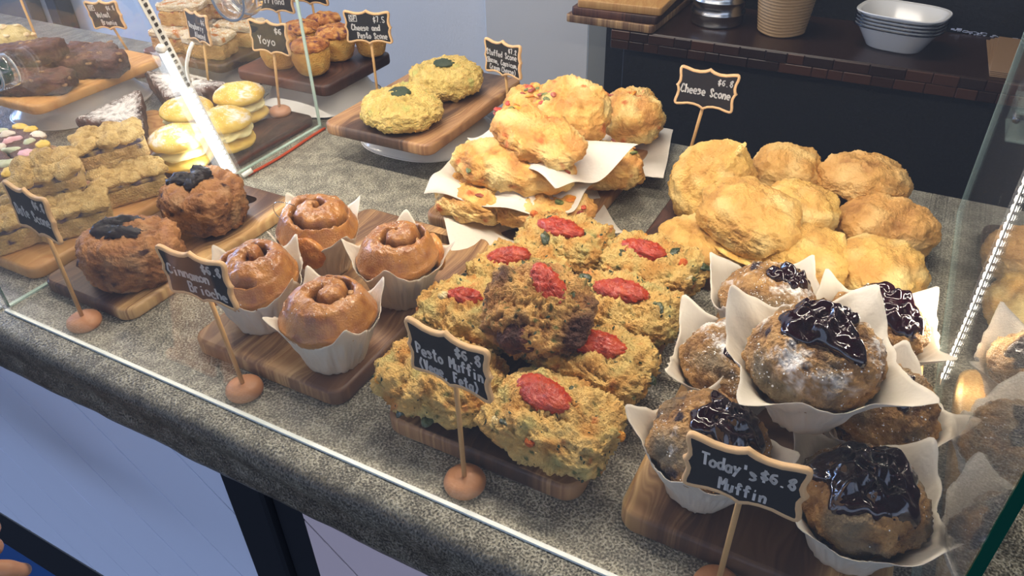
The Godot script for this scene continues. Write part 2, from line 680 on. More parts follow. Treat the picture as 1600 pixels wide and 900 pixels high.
# a loose rectangle of baking paper, softly curled
func sheet(w: float, d: float, sd: int, curl := 0.01, cup := 0.0) -> ArrayMesh:
	var n := 22
	var P := PackedVector3Array()
	for row in 2 * n + 2:
		var v := float(row if row <= n else 2 * n + 1 - row) / n - 0.5
		for i in n + 1:
			var u := float(i) / n - 0.5
			var y := curl * NF.get_noise_2d(u * 1.7 + sd * 7.0, v * 1.7) + cup * (pow(absf(u * 2.0), 3.0) + pow(absf(v * 2.0), 3.0))
			if row > n:
				y -= 0.0004
			P.append(Vector3(u * w, y, v * d))
	return grid(P, PackedColorArray(), n, 2 * n + 1)


# ---------------------------------------------------------------- baked goods
func berry_bit() -> ArrayMesh:
	return blob({"nu": 8, "nv": 5, "rx": 0.5, "rt": 0.35})


# a blueberry muffin in a tulip of white baking paper, with jam and icing sugar on top. jam: [x, z, radius]
func muffin(label: String, at: Vector3, rot: Vector3, sd: int, R: float, yaw: float, jam: Array, sugar: int, half := 0.08, g := 5.0, called := "blueberry_muffin") -> void:
	var t := thing(called, label, "muffin", at, rot, "blueberry muffins in paper cups")
	put("paper_cup", paper_cup({"rb": 0.026, "half": half, "a0": 72.0, "g": g, "yaw": yaw, "seed": sd, "grease": 0.03}), M.paper, t)
	var mid := 0.047
	var rt := 0.033
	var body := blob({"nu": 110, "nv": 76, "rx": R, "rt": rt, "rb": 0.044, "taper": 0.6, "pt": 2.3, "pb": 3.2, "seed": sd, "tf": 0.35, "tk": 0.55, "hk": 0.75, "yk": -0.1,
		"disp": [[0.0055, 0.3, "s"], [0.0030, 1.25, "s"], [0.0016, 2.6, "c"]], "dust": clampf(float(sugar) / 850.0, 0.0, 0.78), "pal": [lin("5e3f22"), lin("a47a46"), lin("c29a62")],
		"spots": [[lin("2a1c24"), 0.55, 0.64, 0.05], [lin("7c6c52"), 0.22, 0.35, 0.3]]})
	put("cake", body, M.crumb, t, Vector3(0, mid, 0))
	if jam.size():
		var nu := 72
		var nv := 30
		var P := PackedVector3Array()
		for row in nv + 5:
			for i in nu + 1:
				var a := TAU * (i % nu) / nu
				var edge: float = jam[2] * (1.0 + 0.42 * NF.get_noise_2d(cos(a) * 0.85 + sd * 4.0, sin(a) * 0.85) + 0.10 * NF.get_noise_2d(cos(a) * 2.0 + sd, sin(a) * 2.0 + 9.0))
				var f := minf(1.0, float(row) / nv)
				var x: float = jam[0] + cos(a) * edge * f
				var z: float = jam[1] + sin(a) * edge * f
				var rho := minf(0.985, sqrt(x * x + z * z) / R)
				var dome := rt * pow(1.0 - pow(rho, 2.3), 1.0 / 2.3)
				dome += 0.0055 * NS.get_noise_3dv(Vector3(x, dome, z) * 30.0 + Vector3(sd * 13.7, sd * 7.3, sd * 5.1) * 0.3)
				var lump := 1.1 * NF.get_noise_2d(x * 75.0 + sd * 3.0, z * 75.0) + 0.45 * NF.get_noise_2d(x * 140.0 + sd, z * 140.0)
				var y := dome + 0.0014 + 0.0046 * sqrt(maxf(0.0, 1.0 - pow(f, 4.0))) * (1.0 + 0.8 * lump)
				if row > nv:
					y = dome - 0.0015 * (row - nv)
				P.append(Vector3(x, y, z))
		put("jam", grid(P, PackedColorArray(), nu, nv + 4), M.jam, t, Vector3(0, mid, 0))
	if sugar > 0:
		sprinkle("icing_sugar", body, M_bit, M.sugar, t, sugar, sd + 3, 0.0004, 0.0018, 0.35, 0.26)
		(t.get_child(t.get_child_count() - 1) as Node3D).position.y = mid


var M_bit: ArrayMesh


# a cinnamon roll baked in a tulip of paper
func brioche(label: String, at: Vector3, rot: Vector3, sd: int, R: float, yaw: float, turn: float) -> void:
	var t := thing("cinnamon_brioche", label, "pastry", at, rot, "cinnamon brioche rolls in paper cups")
	put("paper_cup", paper_cup({"rb": 0.0275, "half": 0.0755, "a0": 75.0, "g": 3.8, "yaw": yaw, "seed": sd + 40, "grease": 0.042}), M.paper, t)
	var nu := 150
	var nr := 62
	var side := 16
	var P := PackedVector3Array()
	var C := PackedColorArray()
	var deep := lin("4e2d14")
	var gold := lin("b27a3c")
	var pale := lin("dcae66")
	var dark := lin("8f5627")
	var pitch := R / 1.5
	for row in nr + side + 1:
		for i in nu + 1:
			var a := TAU * (i % nu) / nu
			var f := minf(1.0, float(row) / nr)
			var r := f * R
			var c := cos(a)
			var s := sin(a)
			var wr := r + 0.0016 * NF.get_noise_2d(c * r * 90.0 + sd * 3.0, s * r * 90.0)
			var ph := wr / pitch + fposmod(a + turn, TAU) / TAU
			var fr := ph - floorf(ph)
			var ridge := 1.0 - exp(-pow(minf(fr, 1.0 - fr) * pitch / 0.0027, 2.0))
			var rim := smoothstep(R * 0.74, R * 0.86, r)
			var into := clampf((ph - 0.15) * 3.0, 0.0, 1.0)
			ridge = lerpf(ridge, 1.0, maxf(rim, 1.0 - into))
			var y := 0.064 + 0.016 * (1.0 - f * f) + 0.0125 * (ridge - 1.0) + 0.003 * sin(PI * fr) * (1.0 - rim) + 0.003 * sin(a * 1.0 + sd) * f
			y -= 0.012 * pow(smoothstep(0.72, 1.0, f), 2.0)
			y += 0.0035 * NS.get_noise_3d(c * r * 45.0 + sd, 0.0, s * r * 45.0)
			var k := 0.0
			var rr := R * f * (1.0 + 0.04 * NS.get_noise_2d(c * 0.7 + sd, s * 0.7))
			if row > nr:
				k = float(row - nr) / side
				y = lerpf(y, 0.02, k)
				rr *= 1.0 + 0.05 * sin(PI * minf(1.0, k * 2.4)) - 0.33 * k
			var n := NS.get_noise_3d(c * rr * 60.0 + sd * 9.0, y * 60.0, s * rr * 60.0)
			y += 0.0008 * n
			P.append(Vector3(rr * c, y, rr * s))
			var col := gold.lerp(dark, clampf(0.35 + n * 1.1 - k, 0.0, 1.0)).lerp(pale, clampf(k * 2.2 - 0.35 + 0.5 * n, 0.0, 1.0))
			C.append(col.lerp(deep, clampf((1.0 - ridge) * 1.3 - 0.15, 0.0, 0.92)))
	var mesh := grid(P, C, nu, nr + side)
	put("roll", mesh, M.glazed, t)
	var r := RandomNumberGenerator.new()
	r.seed = sd + 5
	for k in 7:
		var a := r.randf() * TAU
		var q := pitch * (0.45 + 0.35 * r.randf())
		put("nut", blob({"nu": 14, "nv": 9, "rx": 0.0036, "rz": 0.0027, "rt": 0.0025, "seed": k + sd, "disp": [[0.001, 2.0, "s"]], "pal": [lin("8a5a2c"), lin("b98a50"), lin("d0a870")]}), M.glazed, t, Vector3(cos(a) * q, 0.0715 + 0.002 * r.randf(), sin(a) * q), Vector3(0, r.randf() * 360, 0))
	# the loose end of the dough, lapped over the outside
	put("dough_end", blob({"nu": 36, "nv": 24, "rx": 0.02, "rz": 0.0075, "rt": 0.018, "rb": 0.02, "ph": 2.6, "seed": sd + 2, "disp": [[0.002, 0.6, "s"]], "pal": [lin("a05c26"), lin("b97434"), lin("d29a50")], "bend": -9.0}), M.glazed, t, Vector3(cos(-turn + 0.3) * R * 0.92, 0.046, -sin(turn - 0.3) * R * 0.92), Vector3(0, rad_to_deg(turn - 0.3) + 90.0, 0))
	sprinkle("icing_sugar", mesh, M_bit, M.sugar, t, 90, sd + 3, 0.0005, 0.0016, 0.5, 0.25)


# a scraggy pesto muffin with half a roasted tomato; tom: [x, z, turn, half length] or []
func pesto(label: String, at: Vector3, rot: Vector3, sd: int, rx: float, rz: float, tom: Array, rt := 0.024, burnt := 0.0, ph := 3.7) -> void:
	var t := thing("pesto_muffin", label, "muffin", at, rot, "pesto and feta muffins")
	var mid := 0.022
	var pal := [lin("98783e"), lin("d2b26c"), lin("d2a65a")]
	var spots := [[lin("5a6030"), 1.1, 0.68, 0.08], [lin("c08a40"), 0.33, 0.35, 0.35], [lin("bcae6c"), 0.42, 0.6, 0.3], [lin("cc8444"), 0.6, 0.78, 0.1]]
	if burnt > 0.0:
		pal = [lin("3a1e10"), lin("9c6c38"), lin("c49a58")]
		spots = [[lin("4a5224"), 1.3, 0.62, 0.08], [lin("43221a"), 0.25, 0.3, 0.4]]
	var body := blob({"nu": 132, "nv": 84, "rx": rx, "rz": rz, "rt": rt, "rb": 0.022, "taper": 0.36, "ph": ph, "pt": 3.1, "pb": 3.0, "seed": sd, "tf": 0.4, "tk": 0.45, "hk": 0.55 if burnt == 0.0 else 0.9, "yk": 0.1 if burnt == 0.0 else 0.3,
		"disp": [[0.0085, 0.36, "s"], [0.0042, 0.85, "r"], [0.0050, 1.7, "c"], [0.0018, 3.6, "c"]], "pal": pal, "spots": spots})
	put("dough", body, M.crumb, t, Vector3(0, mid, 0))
	if tom.size():
		var L: float = tom[3]
		var tomato := blob({"nu": 56, "nv": 32, "rx": L, "rz": L * 0.52, "rt": 0.0072, "rb": 0.008, "ph": 1.85, "seed": sd + 70, "tf": 0.6, "tk": 0.5, "hk": 0.4,
			"disp": [[0.0014, 0.8, "s"], [0.0024, 1.2, "r"], [0.0009, 2.8, "r"]], "pal": [lin("7e1806"), lin("ac2c0a"), lin("c04c1c")]})
		var ty := mid + rt * pow(maxf(0.05, 1.0 - pow(absf(tom[0]) / rx, 2.7) - pow(absf(tom[1]) / rz, 2.7)), 1.0 / 2.7)
		put("tomato", tomato, M.tomato, t, Vector3(tom[0], ty + 0.0015, tom[1]), Vector3(-9.0 * tom[1] / 0.02, tom[2], -9.0 * tom[0] / 0.02))
	var r := RandomNumberGenerator.new()
	r.seed = sd
	var arr := body.surface_get_arrays(0)
	var V: PackedVector3Array = arr[Mesh.ARRAY_VERTEX]
	for k in (5 if burnt == 0.0 else 0):
		var v := V[r.randi() % V.size()]
		if v.y < -0.01:
			v.y = -v.y
		put(["feta", "capsicum", "capsicum", "pumpkin", "feta"][k], blob({"nu": 16, "nv": 10, "rx": 0.0045, "rt": 0.0035, "ph": 3.0, "seed": sd + k, "disp": [[0.0016, 1.4, "s"]], "pal": [[lin("cfc090"), lin("e2d6ac"), lin("e8d498")], [lin("a03a12"), lin("c85a20"), lin("d8843a")], [lin("a8401a"), lin("c86a28"), lin("dc9440")], [lin("b8701e"), lin("d8922e"), lin("e4aa48")], [lin("cfc090"), lin("e0d2a4"), lin("d8b468")]][k]}), M.crumb, t, v * 0.97 + Vector3(0, mid, 0), Vector3(0, r.randf() * 360, 0))
	sprinkle("herb_flakes", body, leaf_bit, M.herb, t, 70, sd, 0.0014, 0.0075, -0.35, 0.25)
	(t.get_child(t.get_child_count() - 1) as Node3D).position.y = mid
	for k in (5 if burnt == 0.0 else 2):
		var v := V[r.randi() % V.size()]
		v.y = absf(v.y) if k < 3 else v.y
		put("spinach_leaf", blob({"nu": 22, "nv": 10, "rx": 0.0085, "rz": 0.0045, "rt": 0.0015, "seed": sd * 3 + k, "disp": [[0.0022, 1.2, "s"], [0.001, 2.5, "r"]], "pal": [lin("161c10"), lin("2c3a20"), lin("4a5630")], "bend": -25.0}), M.glazed, t, v * 0.985 + Vector3(0, mid, 0), Vector3(r.randf() * 40 - 20, r.randf() * 360, r.randf() * 40 - 20))
	if burnt > 0.0:
		put("burnt_crust", blob({"nu": 48, "nv": 32, "rx": 0.021, "rz": 0.016, "rt": 0.012, "rb": 0.016, "seed": sd + 11, "disp": [[0.0035, 0.6, "s"], [0.0025, 1.6, "c"]], "pal": [lin("1d0c09"), lin("43211a"), lin("6a3a22")]}), M.crumb, t, Vector3(-0.014, mid + 0.010, 0.03), Vector3(0, 20, 0))


var leaf_bit: ArrayMesh


func cheese_scone(label: String, at: Vector3, rot: Vector3, sd: int, rx: float, rz: float, rt: float, rb: float, toast: float, called := "cheese_scone") -> Node3D:
	var t := thing(called, label, "scone", at, rot, "cheese scones")
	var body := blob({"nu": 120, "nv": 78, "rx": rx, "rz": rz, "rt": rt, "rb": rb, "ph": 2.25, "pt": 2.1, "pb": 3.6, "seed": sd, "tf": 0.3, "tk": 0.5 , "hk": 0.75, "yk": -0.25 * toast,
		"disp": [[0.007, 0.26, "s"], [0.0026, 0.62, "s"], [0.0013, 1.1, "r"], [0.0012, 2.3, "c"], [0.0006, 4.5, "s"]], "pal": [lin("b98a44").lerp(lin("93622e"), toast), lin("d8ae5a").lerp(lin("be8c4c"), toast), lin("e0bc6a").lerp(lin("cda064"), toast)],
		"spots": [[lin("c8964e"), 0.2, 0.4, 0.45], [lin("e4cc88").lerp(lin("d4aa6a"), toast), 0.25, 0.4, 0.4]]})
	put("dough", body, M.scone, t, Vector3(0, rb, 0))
	return t


# melted cheese run out at the foot of a scone
func cheese_skirt(t: Node3D, at: Vector3, rx: float, rz: float, sd: int, turn := 0.0) -> void:
	put("cheese_crust", blob({"nu": 48, "nv": 12, "rx": rx, "rz": rz, "rt": 0.0016, "rb": 0.001, "ph": 2.0, "seed": sd, "disp": [[0.003, 0.7, "s"]], "pal": [lin("c48a38"), lin("e0b860"), lin("ecd080")]}), M.scone, t, at, Vector3(0, turn, 0))


func stuffed(label: String, at: Vector3, rot: Vector3, sd: int, rx: float, rz: float, rt: float, rb: float, fill: Array) -> void:
	var t := thing("stuffed_scone", label, "scone", at, rot, "stuffed scones between baking paper")
	var body := blob({"nu": 120, "nv": 70, "rx": rx, "rz": rz, "rt": rt, "rb": rb, "ph": 2.3, "pt": 2.2, "pb": 2.8, "seed": sd, "tf": 0.3, "tk": 0.7, "hk": 0.7,
		"disp": [[0.008, 0.24, "s"], [0.0035, 0.6, "s"], [0.002, 1.0, "r"], [0.0016, 2.0, "c"], [0.0008, 4.0, "c"]], "pal": [lin("a87438"), lin("d49e50"), lin("dfb868")], "spots": [[lin("c88e4c"), 0.22, 0.35, 0.4], [lin("e6cd88"), 0.25, 0.35, 0.4], [lin("c06a34"), 0.5, 0.72, 0.12]]})
	put("dough", body, M.scone, t, Vector3(0, rb, 0))
	var r := RandomNumberGenerator.new()
	r.seed = sd
	var V: PackedVector3Array = body.surface_get_arrays(0)[Mesh.ARRAY_VERTEX]
	var spot := Vector3(fill[0], fill[1], fill[2]) if fill.size() else Vector3.ZERO
	var count: int = int(fill[3]) if fill.size() else 3
	var got := 0
	for tries in 4000:
		if got >= count: break
		var v := V[r.randi() % V.size()]
		if fill.size() and v.distance_to(spot) > fill[4]: continue
		if v.y < 0.0: continue
		var kind := got % 4
		put(["bacon", "capsicum", "melted_cheese", "capsicum"][kind], blob({"nu": 18, "nv": 10, "rx": 0.0055 if kind != 2 else 0.008, "rz": 0.0035 if kind != 2 else 0.006, "rt": 0.002, "ph": 2.6, "seed": sd + got, "disp": [[0.0014, 1.3, "s"]],
			"pal": [[lin("6e2416"), lin("9c4530"), lin("c07a58")], [lin("3c4820"), lin("5c6a2c"), lin("8a8c40")], [lin("c86018"), lin("e09428"), lin("ecb850")], [lin("98200e"), lin("b83418"), lin("c85a30")]][kind]}), M.glazed, t, v + Vector3(0, rb, 0), Vector3(r.randf() * 30, r.randf() * 360, 0))
		got += 1


func date_scone(label: String, at: Vector3, rot: Vector3, sd: int, rx: float, h: float, dates: Array) -> void:
	var t := thing("date_scone", label, "scone", at, rot, "date scones")
	var body := blob({"nu": 120, "nv": 80, "rx": rx, "rt": h / 2, "rb": h / 2, "ph": 2.3, "pt": 3.6, "pb": 4.0, "seed": sd, "tf": 0.35, "tk": 0.6, "hk": 0.8, "yk": 0.15,
		"disp": [[0.006, 0.28, "s"], [0.003, 0.7, "s"], [0.002, 1.1, "r"], [0.0022, 2.0, "c"]], "pal": [lin("4c2c16"), lin("916036"), lin("a97846")], "spots": [[lin("b08a60"), 0.25, 0.5, 0.35], [lin("35190e"), 0.7, 0.68, 0.08]]})
	put("dough", body, M.scone, t, Vector3(0, h / 2, 0))
	for k in dates.size():
		var e: Array = dates[k]
		put("date", blob({"nu": 40, "nv": 22, "rx": e[3], "rz": 0.0075, "rt": 0.006, "rb": 0.005, "seed": sd + k * 3, "disp": [[0.0035, 0.9, "s"], [0.003, 1.7, "r"], [0.0012, 3.5, "r"]], "pal": [lin("080506"), lin("160c0c"), lin("2a1a16")], "bend": e[5]}), M.date, t, Vector3(e[0], h + e[1], e[2]), Vector3(0, e[4], 0))


# a slice of a tray bake: a squared block with rough sides
func slice_mesh(size: Vector3, sd: int, pal: Array, disp: Array, spots: Array, nu := 64, nv := 44, yk := 0.0) -> ArrayMesh:
	return blob({"nu": nu, "nv": nv, "rx": size.x / 2, "rz": size.z / 2, "rt": size.y / 2, "ph": 8.0, "pt": 7.0, "pb": 9.0, "seed": sd, "tf": 0.5, "tk": 0.5, "hk": 0.6, "yk": yk, "disp": disp, "pal": pal, "spots": spots})


func crumble(label: String, at: Vector3, rot: Vector3, sd: int, size: Vector3) -> void:
	var t := thing("crumble_slice", label, "slice", at, rot, "blueberry crumble slices")
	var pal := [lin("9c7c3c"), lin("cfae6a"), lin("dcc080")]
	put("base", slice_mesh(Vector3(size.x, size.y * 0.62, size.z), sd, pal, [[0.003, 0.4, "s"], [0.0018, 1.8, "c"], [0.0008, 4.0, "s"]], [[lin("463a52"), 0.8, 0.66], [lin("dcb878"), 0.4, 0.3]], 76, 46), M.crumb, t, Vector3(0, size.y * 0.31, 0))
	put("blueberry_filling", slice_mesh(Vector3(size.x * 0.97, size.y * 0.16, size.z * 0.97), sd + 1, [lin("2a2036"), lin("453a58"), lin("7a6a78")], [[0.003, 0.8, "s"]], [[lin("c0a468"), 0.6, 0.2]], 60, 18), M.date, t, Vector3(0, size.y * 0.65, 0))
	var r := RandomNumberGenerator.new()
	r.seed = sd
	for ix in 3:
		for iz in 2:
			var q := Vector3((ix - 1) * size.x * 0.31 + (r.randf() - 0.5) * 0.008, size.y * (0.78 + 0.08 * r.randf()), (iz - 0.5) * size.z * 0.48 + (r.randf() - 0.5) * 0.006)
			put("crumb", blob({"nu": 36, "nv": 24, "rx": size.x * lerpf(0.19, 0.26, r.randf()), "rz": size.z * lerpf(0.26, 0.34, r.randf()), "rt": size.y * 0.19, "rb": size.y * 0.2, "ph": 2.6, "seed": sd + ix * 5 + iz, "disp": [[0.005, 0.55, "s"], [0.002, 1.5, "c"], [0.0010, 3.0, "c"]], "pal": pal, "tk": 0.7}), M.crumb, t, q, Vector3(r.randf() * 16 - 8, r.randf() * 60, 0))


func simple_slice(called: String, label: String, cat: String, group: String, at: Vector3, rot: Vector3, mesh: ArrayMesh, part: String, material: Material, h: float) -> Node3D:
	var t := thing(called, label, cat, at, rot, group)
	put(part, mesh, material, t, Vector3(0, h / 2, 0))
	return t


func bits_on(t: Node3D, mesh: Mesh, h: float, called: String, pals: Array, material: Material, count: int, sd: int, size: float, up := -0.3) -> void:
	var r := RandomNumberGenerator.new()
	r.seed = sd
	var arr := mesh.surface_get_arrays(0)
	var V: PackedVector3Array = arr[Mesh.ARRAY_VERTEX]
	var N: PackedVector3Array = arr[Mesh.ARRAY_NORMAL]
	var got := 0
	var spots: Array[Vector3] = []
	for tries in 6000:
		if got >= count: break
		var k := r.randi() % V.size()
		if N[k].y < up: continue
		var near := false
		for q in spots:
			near = near or q.distance_to(V[k]) < size * 2.3
		if near: continue
		spots.append(V[k])
		var pal: Array = pals[got % pals.size()]
		put(called, blob({"nu": 14, "nv": 9, "rx": size * (0.7 + 0.8 * r.randf()), "rz": size * (0.5 + 0.5 * r.randf()), "rt": size * 0.5, "ph": 2.6, "seed": sd + got, "disp": [[size * 0.3, 1.2, "s"]], "pal": pal}), material, t.get_child(0), V[k] * 0.985, Vector3(0, r.randf() * 360, 0))
		got += 1


# a sandwich of two soft biscuits and piped cream
func yoyo(label: String, at: Vector3, rot: Vector3, sd: int, R: float) -> void:
	var t := thing("yoyo_biscuit", label, "biscuit", at, rot, "yoyo sandwich biscuits")
	var pal := [lin("cfa640"), lin("e0be56"), lin("e8cc6c")]
	put("lower_biscuit", blob({"nu": 56, "nv": 30, "rx": R, "rt": 0.009, "rb": 0.012, "pb": 2.4, "seed": sd, "disp": [[0.002, 0.3, "s"]], "pal": pal}), M.biscuit, t, Vector3(0, 0.012, 0))
	var P := PackedVector3Array()
	for row in 15:
		var v := float(row) / 14
		for i in 73:
			var a := TAU * (i % 72) / 72
			var swirl := 0.0016 * sin(a * 9.0 + v * 7.0) + 0.0022 * NF.get_noise_2d(cos(a) * 2.0 + sd, sin(a) * 2.0 + v * 2.0)
			var rr := (R * 0.93 + swirl) * sin(PI * v) ** 0.35 if row > 0 and row < 14 else 0.0
			P.append(Vector3(cos(a) * rr, 0.018 + 0.017 * v + (0.001 * sin(a * 5.0) if rr > 0.0 else 0.0), sin(a) * rr))
	put("cream", grid(P, PackedColorArray(), 72, 14), M.cream, t)
	var top := blob({"nu": 72, "nv": 44, "rx": R, "rt": 0.017, "rb": 0.011, "pt": 2.2, "seed": sd + 2, "dust": 0.66, "disp": [[0.002, 0.3, "s"], [0.0006, 1.2, "s"]], "pal": pal})
	put("upper_biscuit", top, M.biscuit, t, Vector3(0, 0.041, 0))
	sprinkle("icing_sugar", top, M_bit, M.sugar, t, 350, sd, 0.0005, 0.0014, 0.55, 0.0)
	(t.get_child(t.get_child_count() - 1) as Node3D).position.y = 0.041


func friand(label: String, at: Vector3, rot: Vector3, sd: int, R: float) -> void:
	var t := thing("friand", label, "cake", at, rot, "friands on the brown board")
	put("cake", blob({"nu": 56, "nv": 36, "rx": R, "rt": 0.020, "rb": 0.026, "taper": 0.2, "pt": 4.5, "pb": 5.0, "seed": sd, "disp": [[0.0012, 0.5, "s"], [0.0005, 2.5, "c"]], "pal": [lin("bb8236"), lin("d6a24c"), lin("dfb866")], "yk": 0.0}), M.crumb, t, Vector3(0, 0.026, 0))
	put("top", blob({"nu": 56, "nv": 28, "rx": R * 1.03, "rt": 0.012, "rb": 0.006, "seed": sd + 9, "disp": [[0.003, 0.5, "s"], [0.0018, 1.0, "r"]], "pal": [lin("7a3f18"), lin("a9672b"), lin("cf9a50")], "spots": [[lin("5a2430"), 0.8, 0.5]], "tk": 0.9}), M.scone, t, Vector3(0, 0.044, 0))


# a rough round scone heaped with grated cheese, a spot of pesto on top
func pesto_scone(label: String, at: Vector3, rot: Vector3, sd: int) -> void:
	var t := thing("cheese_and_pesto_scone", label, "scone", at, rot, "cheese and pesto scones")
	var body := blob({"nu": 130, "nv": 76, "rx": 0.057, "rz": 0.054, "rt": 0.026, "rb": 0.02, "ph": 2.1, "pt": 2.2, "pb": 3.0, "seed": sd, "tf": 0.5, "tk": 0.5, "hk": 0.9,
		"disp": [[0.006, 0.28, "s"], [0.004, 1.3, "c"], [0.003, 2.4, "c"], [0.001, 4.0, "c"]], "pal": [lin("a88c44"), lin("d6bc6c"), lin("dfbe74")], "spots": [[lin("cf9e54"), 0.4, 0.35, 0.3], [lin("bcb868"), 0.4, 0.5, 0.3]]})
	put("dough", body, M.crumb, t, Vector3(0, 0.02, 0))
	put("pesto_spot", blob({"nu": 40, "nv": 16, "rx": 0.0165, "rt": 0.004, "rb": 0.006, "seed": sd, "disp": [[0.0015, 1.6, "s"]], "pal": [lin("1c2818"), lin("2c3a26"), lin("3a4630")]}), M.herb, t, Vector3(0.0, 0.0445, 0.0))
	sprinkle("grated_cheese", body, shred_bit, M.cheese, t, 260, sd, 0.003, 0.008, -0.6, 0.0)
	(t.get_child(t.get_child_count() - 1) as Node3D).position.y = 0.02


var shred_bit: ArrayMesh


func make_materials() -> void:
	var grainy := noise_tex(512, 0.045, FastNoiseLite.TYPE_SIMPLEX, 5)
	var pores := noise_tex(512, 0.05, FastNoiseLite.TYPE_CELLULAR, 3, FastNoiseLite.FRACTAL_FBM, null, 3)
	var ridges := noise_tex(512, 0.03, FastNoiseLite.TYPE_SIMPLEX, 4, FastNoiseLite.FRACTAL_RIDGED, null, 5)
	food("crumb", pores, 15.0, 0.32, 0.75)
	food("scone", pores, 14.0, 0.18, 0.66)
	food("glazed", grainy, 16.0, 0.08, 0.36, 0.45)
	food("tomato", ridges, 22.0, 0.10, 0.3, 0.35)
	food("date", ridges, 30.0, 0.12, 0.24, 0.4)
	food("biscuit", grainy, 14.0, 0.03, 0.7)
	food("chocolate", pores, 14.0, 0.16, 0.7)
	food("paper", grainy, 9.0, 0.03, 0.55)
	M.paper.backlight_enabled = true
	M.paper.backlight = Color(0.35, 0.34, 0.32)
	var bp: StandardMaterial3D = bumpy(mat("baking_paper", srgb("ddd5c8"), 0.5), grainy, 6.0, 0.04)
	bp.backlight_enabled = true
	bp.backlight = Color(0.35, 0.34, 0.32)
	var jam := mat("jam", Color(0.12, 0.022, 0.05), 0.06)
	jam.clearcoat_enabled = true
	jam.clearcoat = 0.6
	jam.clearcoat_roughness = 0.03
	mat("sugar", srgb("f6f4f0"), 0.8)
	mat("cream", srgb("ebe2a8"), 0.55)
	mat("cheese", srgb("e6c168"), 0.55)
	mat("herb", srgb("2c3a22"), 0.6)
	mat("sign_wood", srgb("dcb583"), 0.6)
	mat("stick_wood", srgb("c89f66"), 0.6)
	bumpy(mat("base_wood", srgb("bb8358"), 0.5), noise_tex(256, 0.02, FastNoiseLite.TYPE_SIMPLEX, 4), 30.0, 0.03)
	mat("blackboard", srgb("17181c"), 0.42)
	mat("chalk", srgb("d6d6d4"), 0.9)
	mat("enamel", srgb("e3e3e0"), 0.16)
	mat("navy_enamel", srgb("10141f"), 0.2)
	mat("steel", srgb("c4c4c2"), 0.24, 1.0)
	mat("brown_paper", srgb("8d6f4f"), 0.8)
	mat("kraft_cup", srgb("b79468"), 0.75)
	mat("cloudy_plastic", srgb("b9bcc0"), 0.35)
	mat("orange_wire", srgb("b64a26"), 0.4)
	mat("circuit_white", srgb("d8d6cc"), 0.5)
	mat("circuit_dark", srgb("3a342c"), 0.5)
	var led := mat("led_glow", Color.WHITE, 0.4)
	led.emission_enabled = true
	led.emission = srgb("fff6e4")
	led.emission_energy_multiplier = 16.0
	var led2 := mat("led_glow_cold", Color.WHITE, 0.4)
	led2.emission_enabled = true
	led2.emission = srgb("f4fbff")
	led2.emission_energy_multiplier = 4.0
	var glass := mat("glass", Color(1, 1, 1, 0.02), 0.0)
	glass.transparency = BaseMaterial3D.TRANSPARENCY_ALPHA
	var acr := mat("acrylic", Color(1, 1, 1, 0.08), 0.02)
	acr.transparency = BaseMaterial3D.TRANSPARENCY_ALPHA
	mat("glass_edge", srgb("b9d2c6"), 0.15)
	mat("green_edge", srgb("0c4a3c"), 0.12)
	mat("lit_edge_pale", srgb("d6deda"), 0.25)  # pale tone standing in for the light in the panes' bottom edges
	bumpy(mat("wall_paint", srgb("e0dfdc"), 0.75), grainy, 4.0, 0.03, true)
	mat("pillar_paint", srgb("d6d3cc"), 0.7)
	mat("grey_post", srgb("8c8c84"), 0.6)
	mat("blue_wall_paint", srgb("8fb0da"), 0.75)
	bumpy(mat("black_paint", srgb("08090b"), 0.7), grainy, 3.0, 0.06, true)
	mat("panel_paint", srgb("d6def4"), 0.5)
	mat("pink_panel_paint", srgb("e2cfd4"), 0.5)
	mat("dark_frame", srgb("22252c"), 0.42)
	mat("blue_paint", srgb("28508c"), 0.5)
	bumpy(mat("floor_concrete", srgb("6c6c70"), 0.7), grainy, 1.5, 0.1, true)
	mat("dark_paving", srgb("2b2b2e"), 0.8)
	mat("ceiling_paint", srgb("a09e9a"), 0.8)
	mat("grey_door", srgb("6a655e"), 0.6)
	mat("skin", srgb("c98f68"), 0.5)
	mat("nail", srgb("d8a890"), 0.3)
	mat("cloth", srgb("2a2e3a"), 0.9)
	wood("walnut", 11, "b48c60", "8c6444", "3e2a20", 0.14, Vector2(0.20, 0.30), -1.2)
	wood("acacia", 23, "cba672", "a67c50", "5c4030", -0.10, Vector2(0.19, 0.29), -0.5)
	wood("honey", 37, "d6a766", "c1894a", "8a5830", -0.3, Vector2(0.26, 0.30))
	wood("espresso", 51, "6f4632", "573426", "2a1812", 0.12, Vector2(0.30, 0.26))
	wood("sapwood_edge", 64, "d8b47a", "b88c58", "4a2f20", 0.06, Vector2(0.20, 0.30), -2.0)
	for k in 3:
		mat("stave_%d" % k, srgb(["3a2218", "4a2b1c", "2c1a14"][k]), 0.35)
	mat("bench_top", srgb("2c1b15"), 0.28)
	concrete()


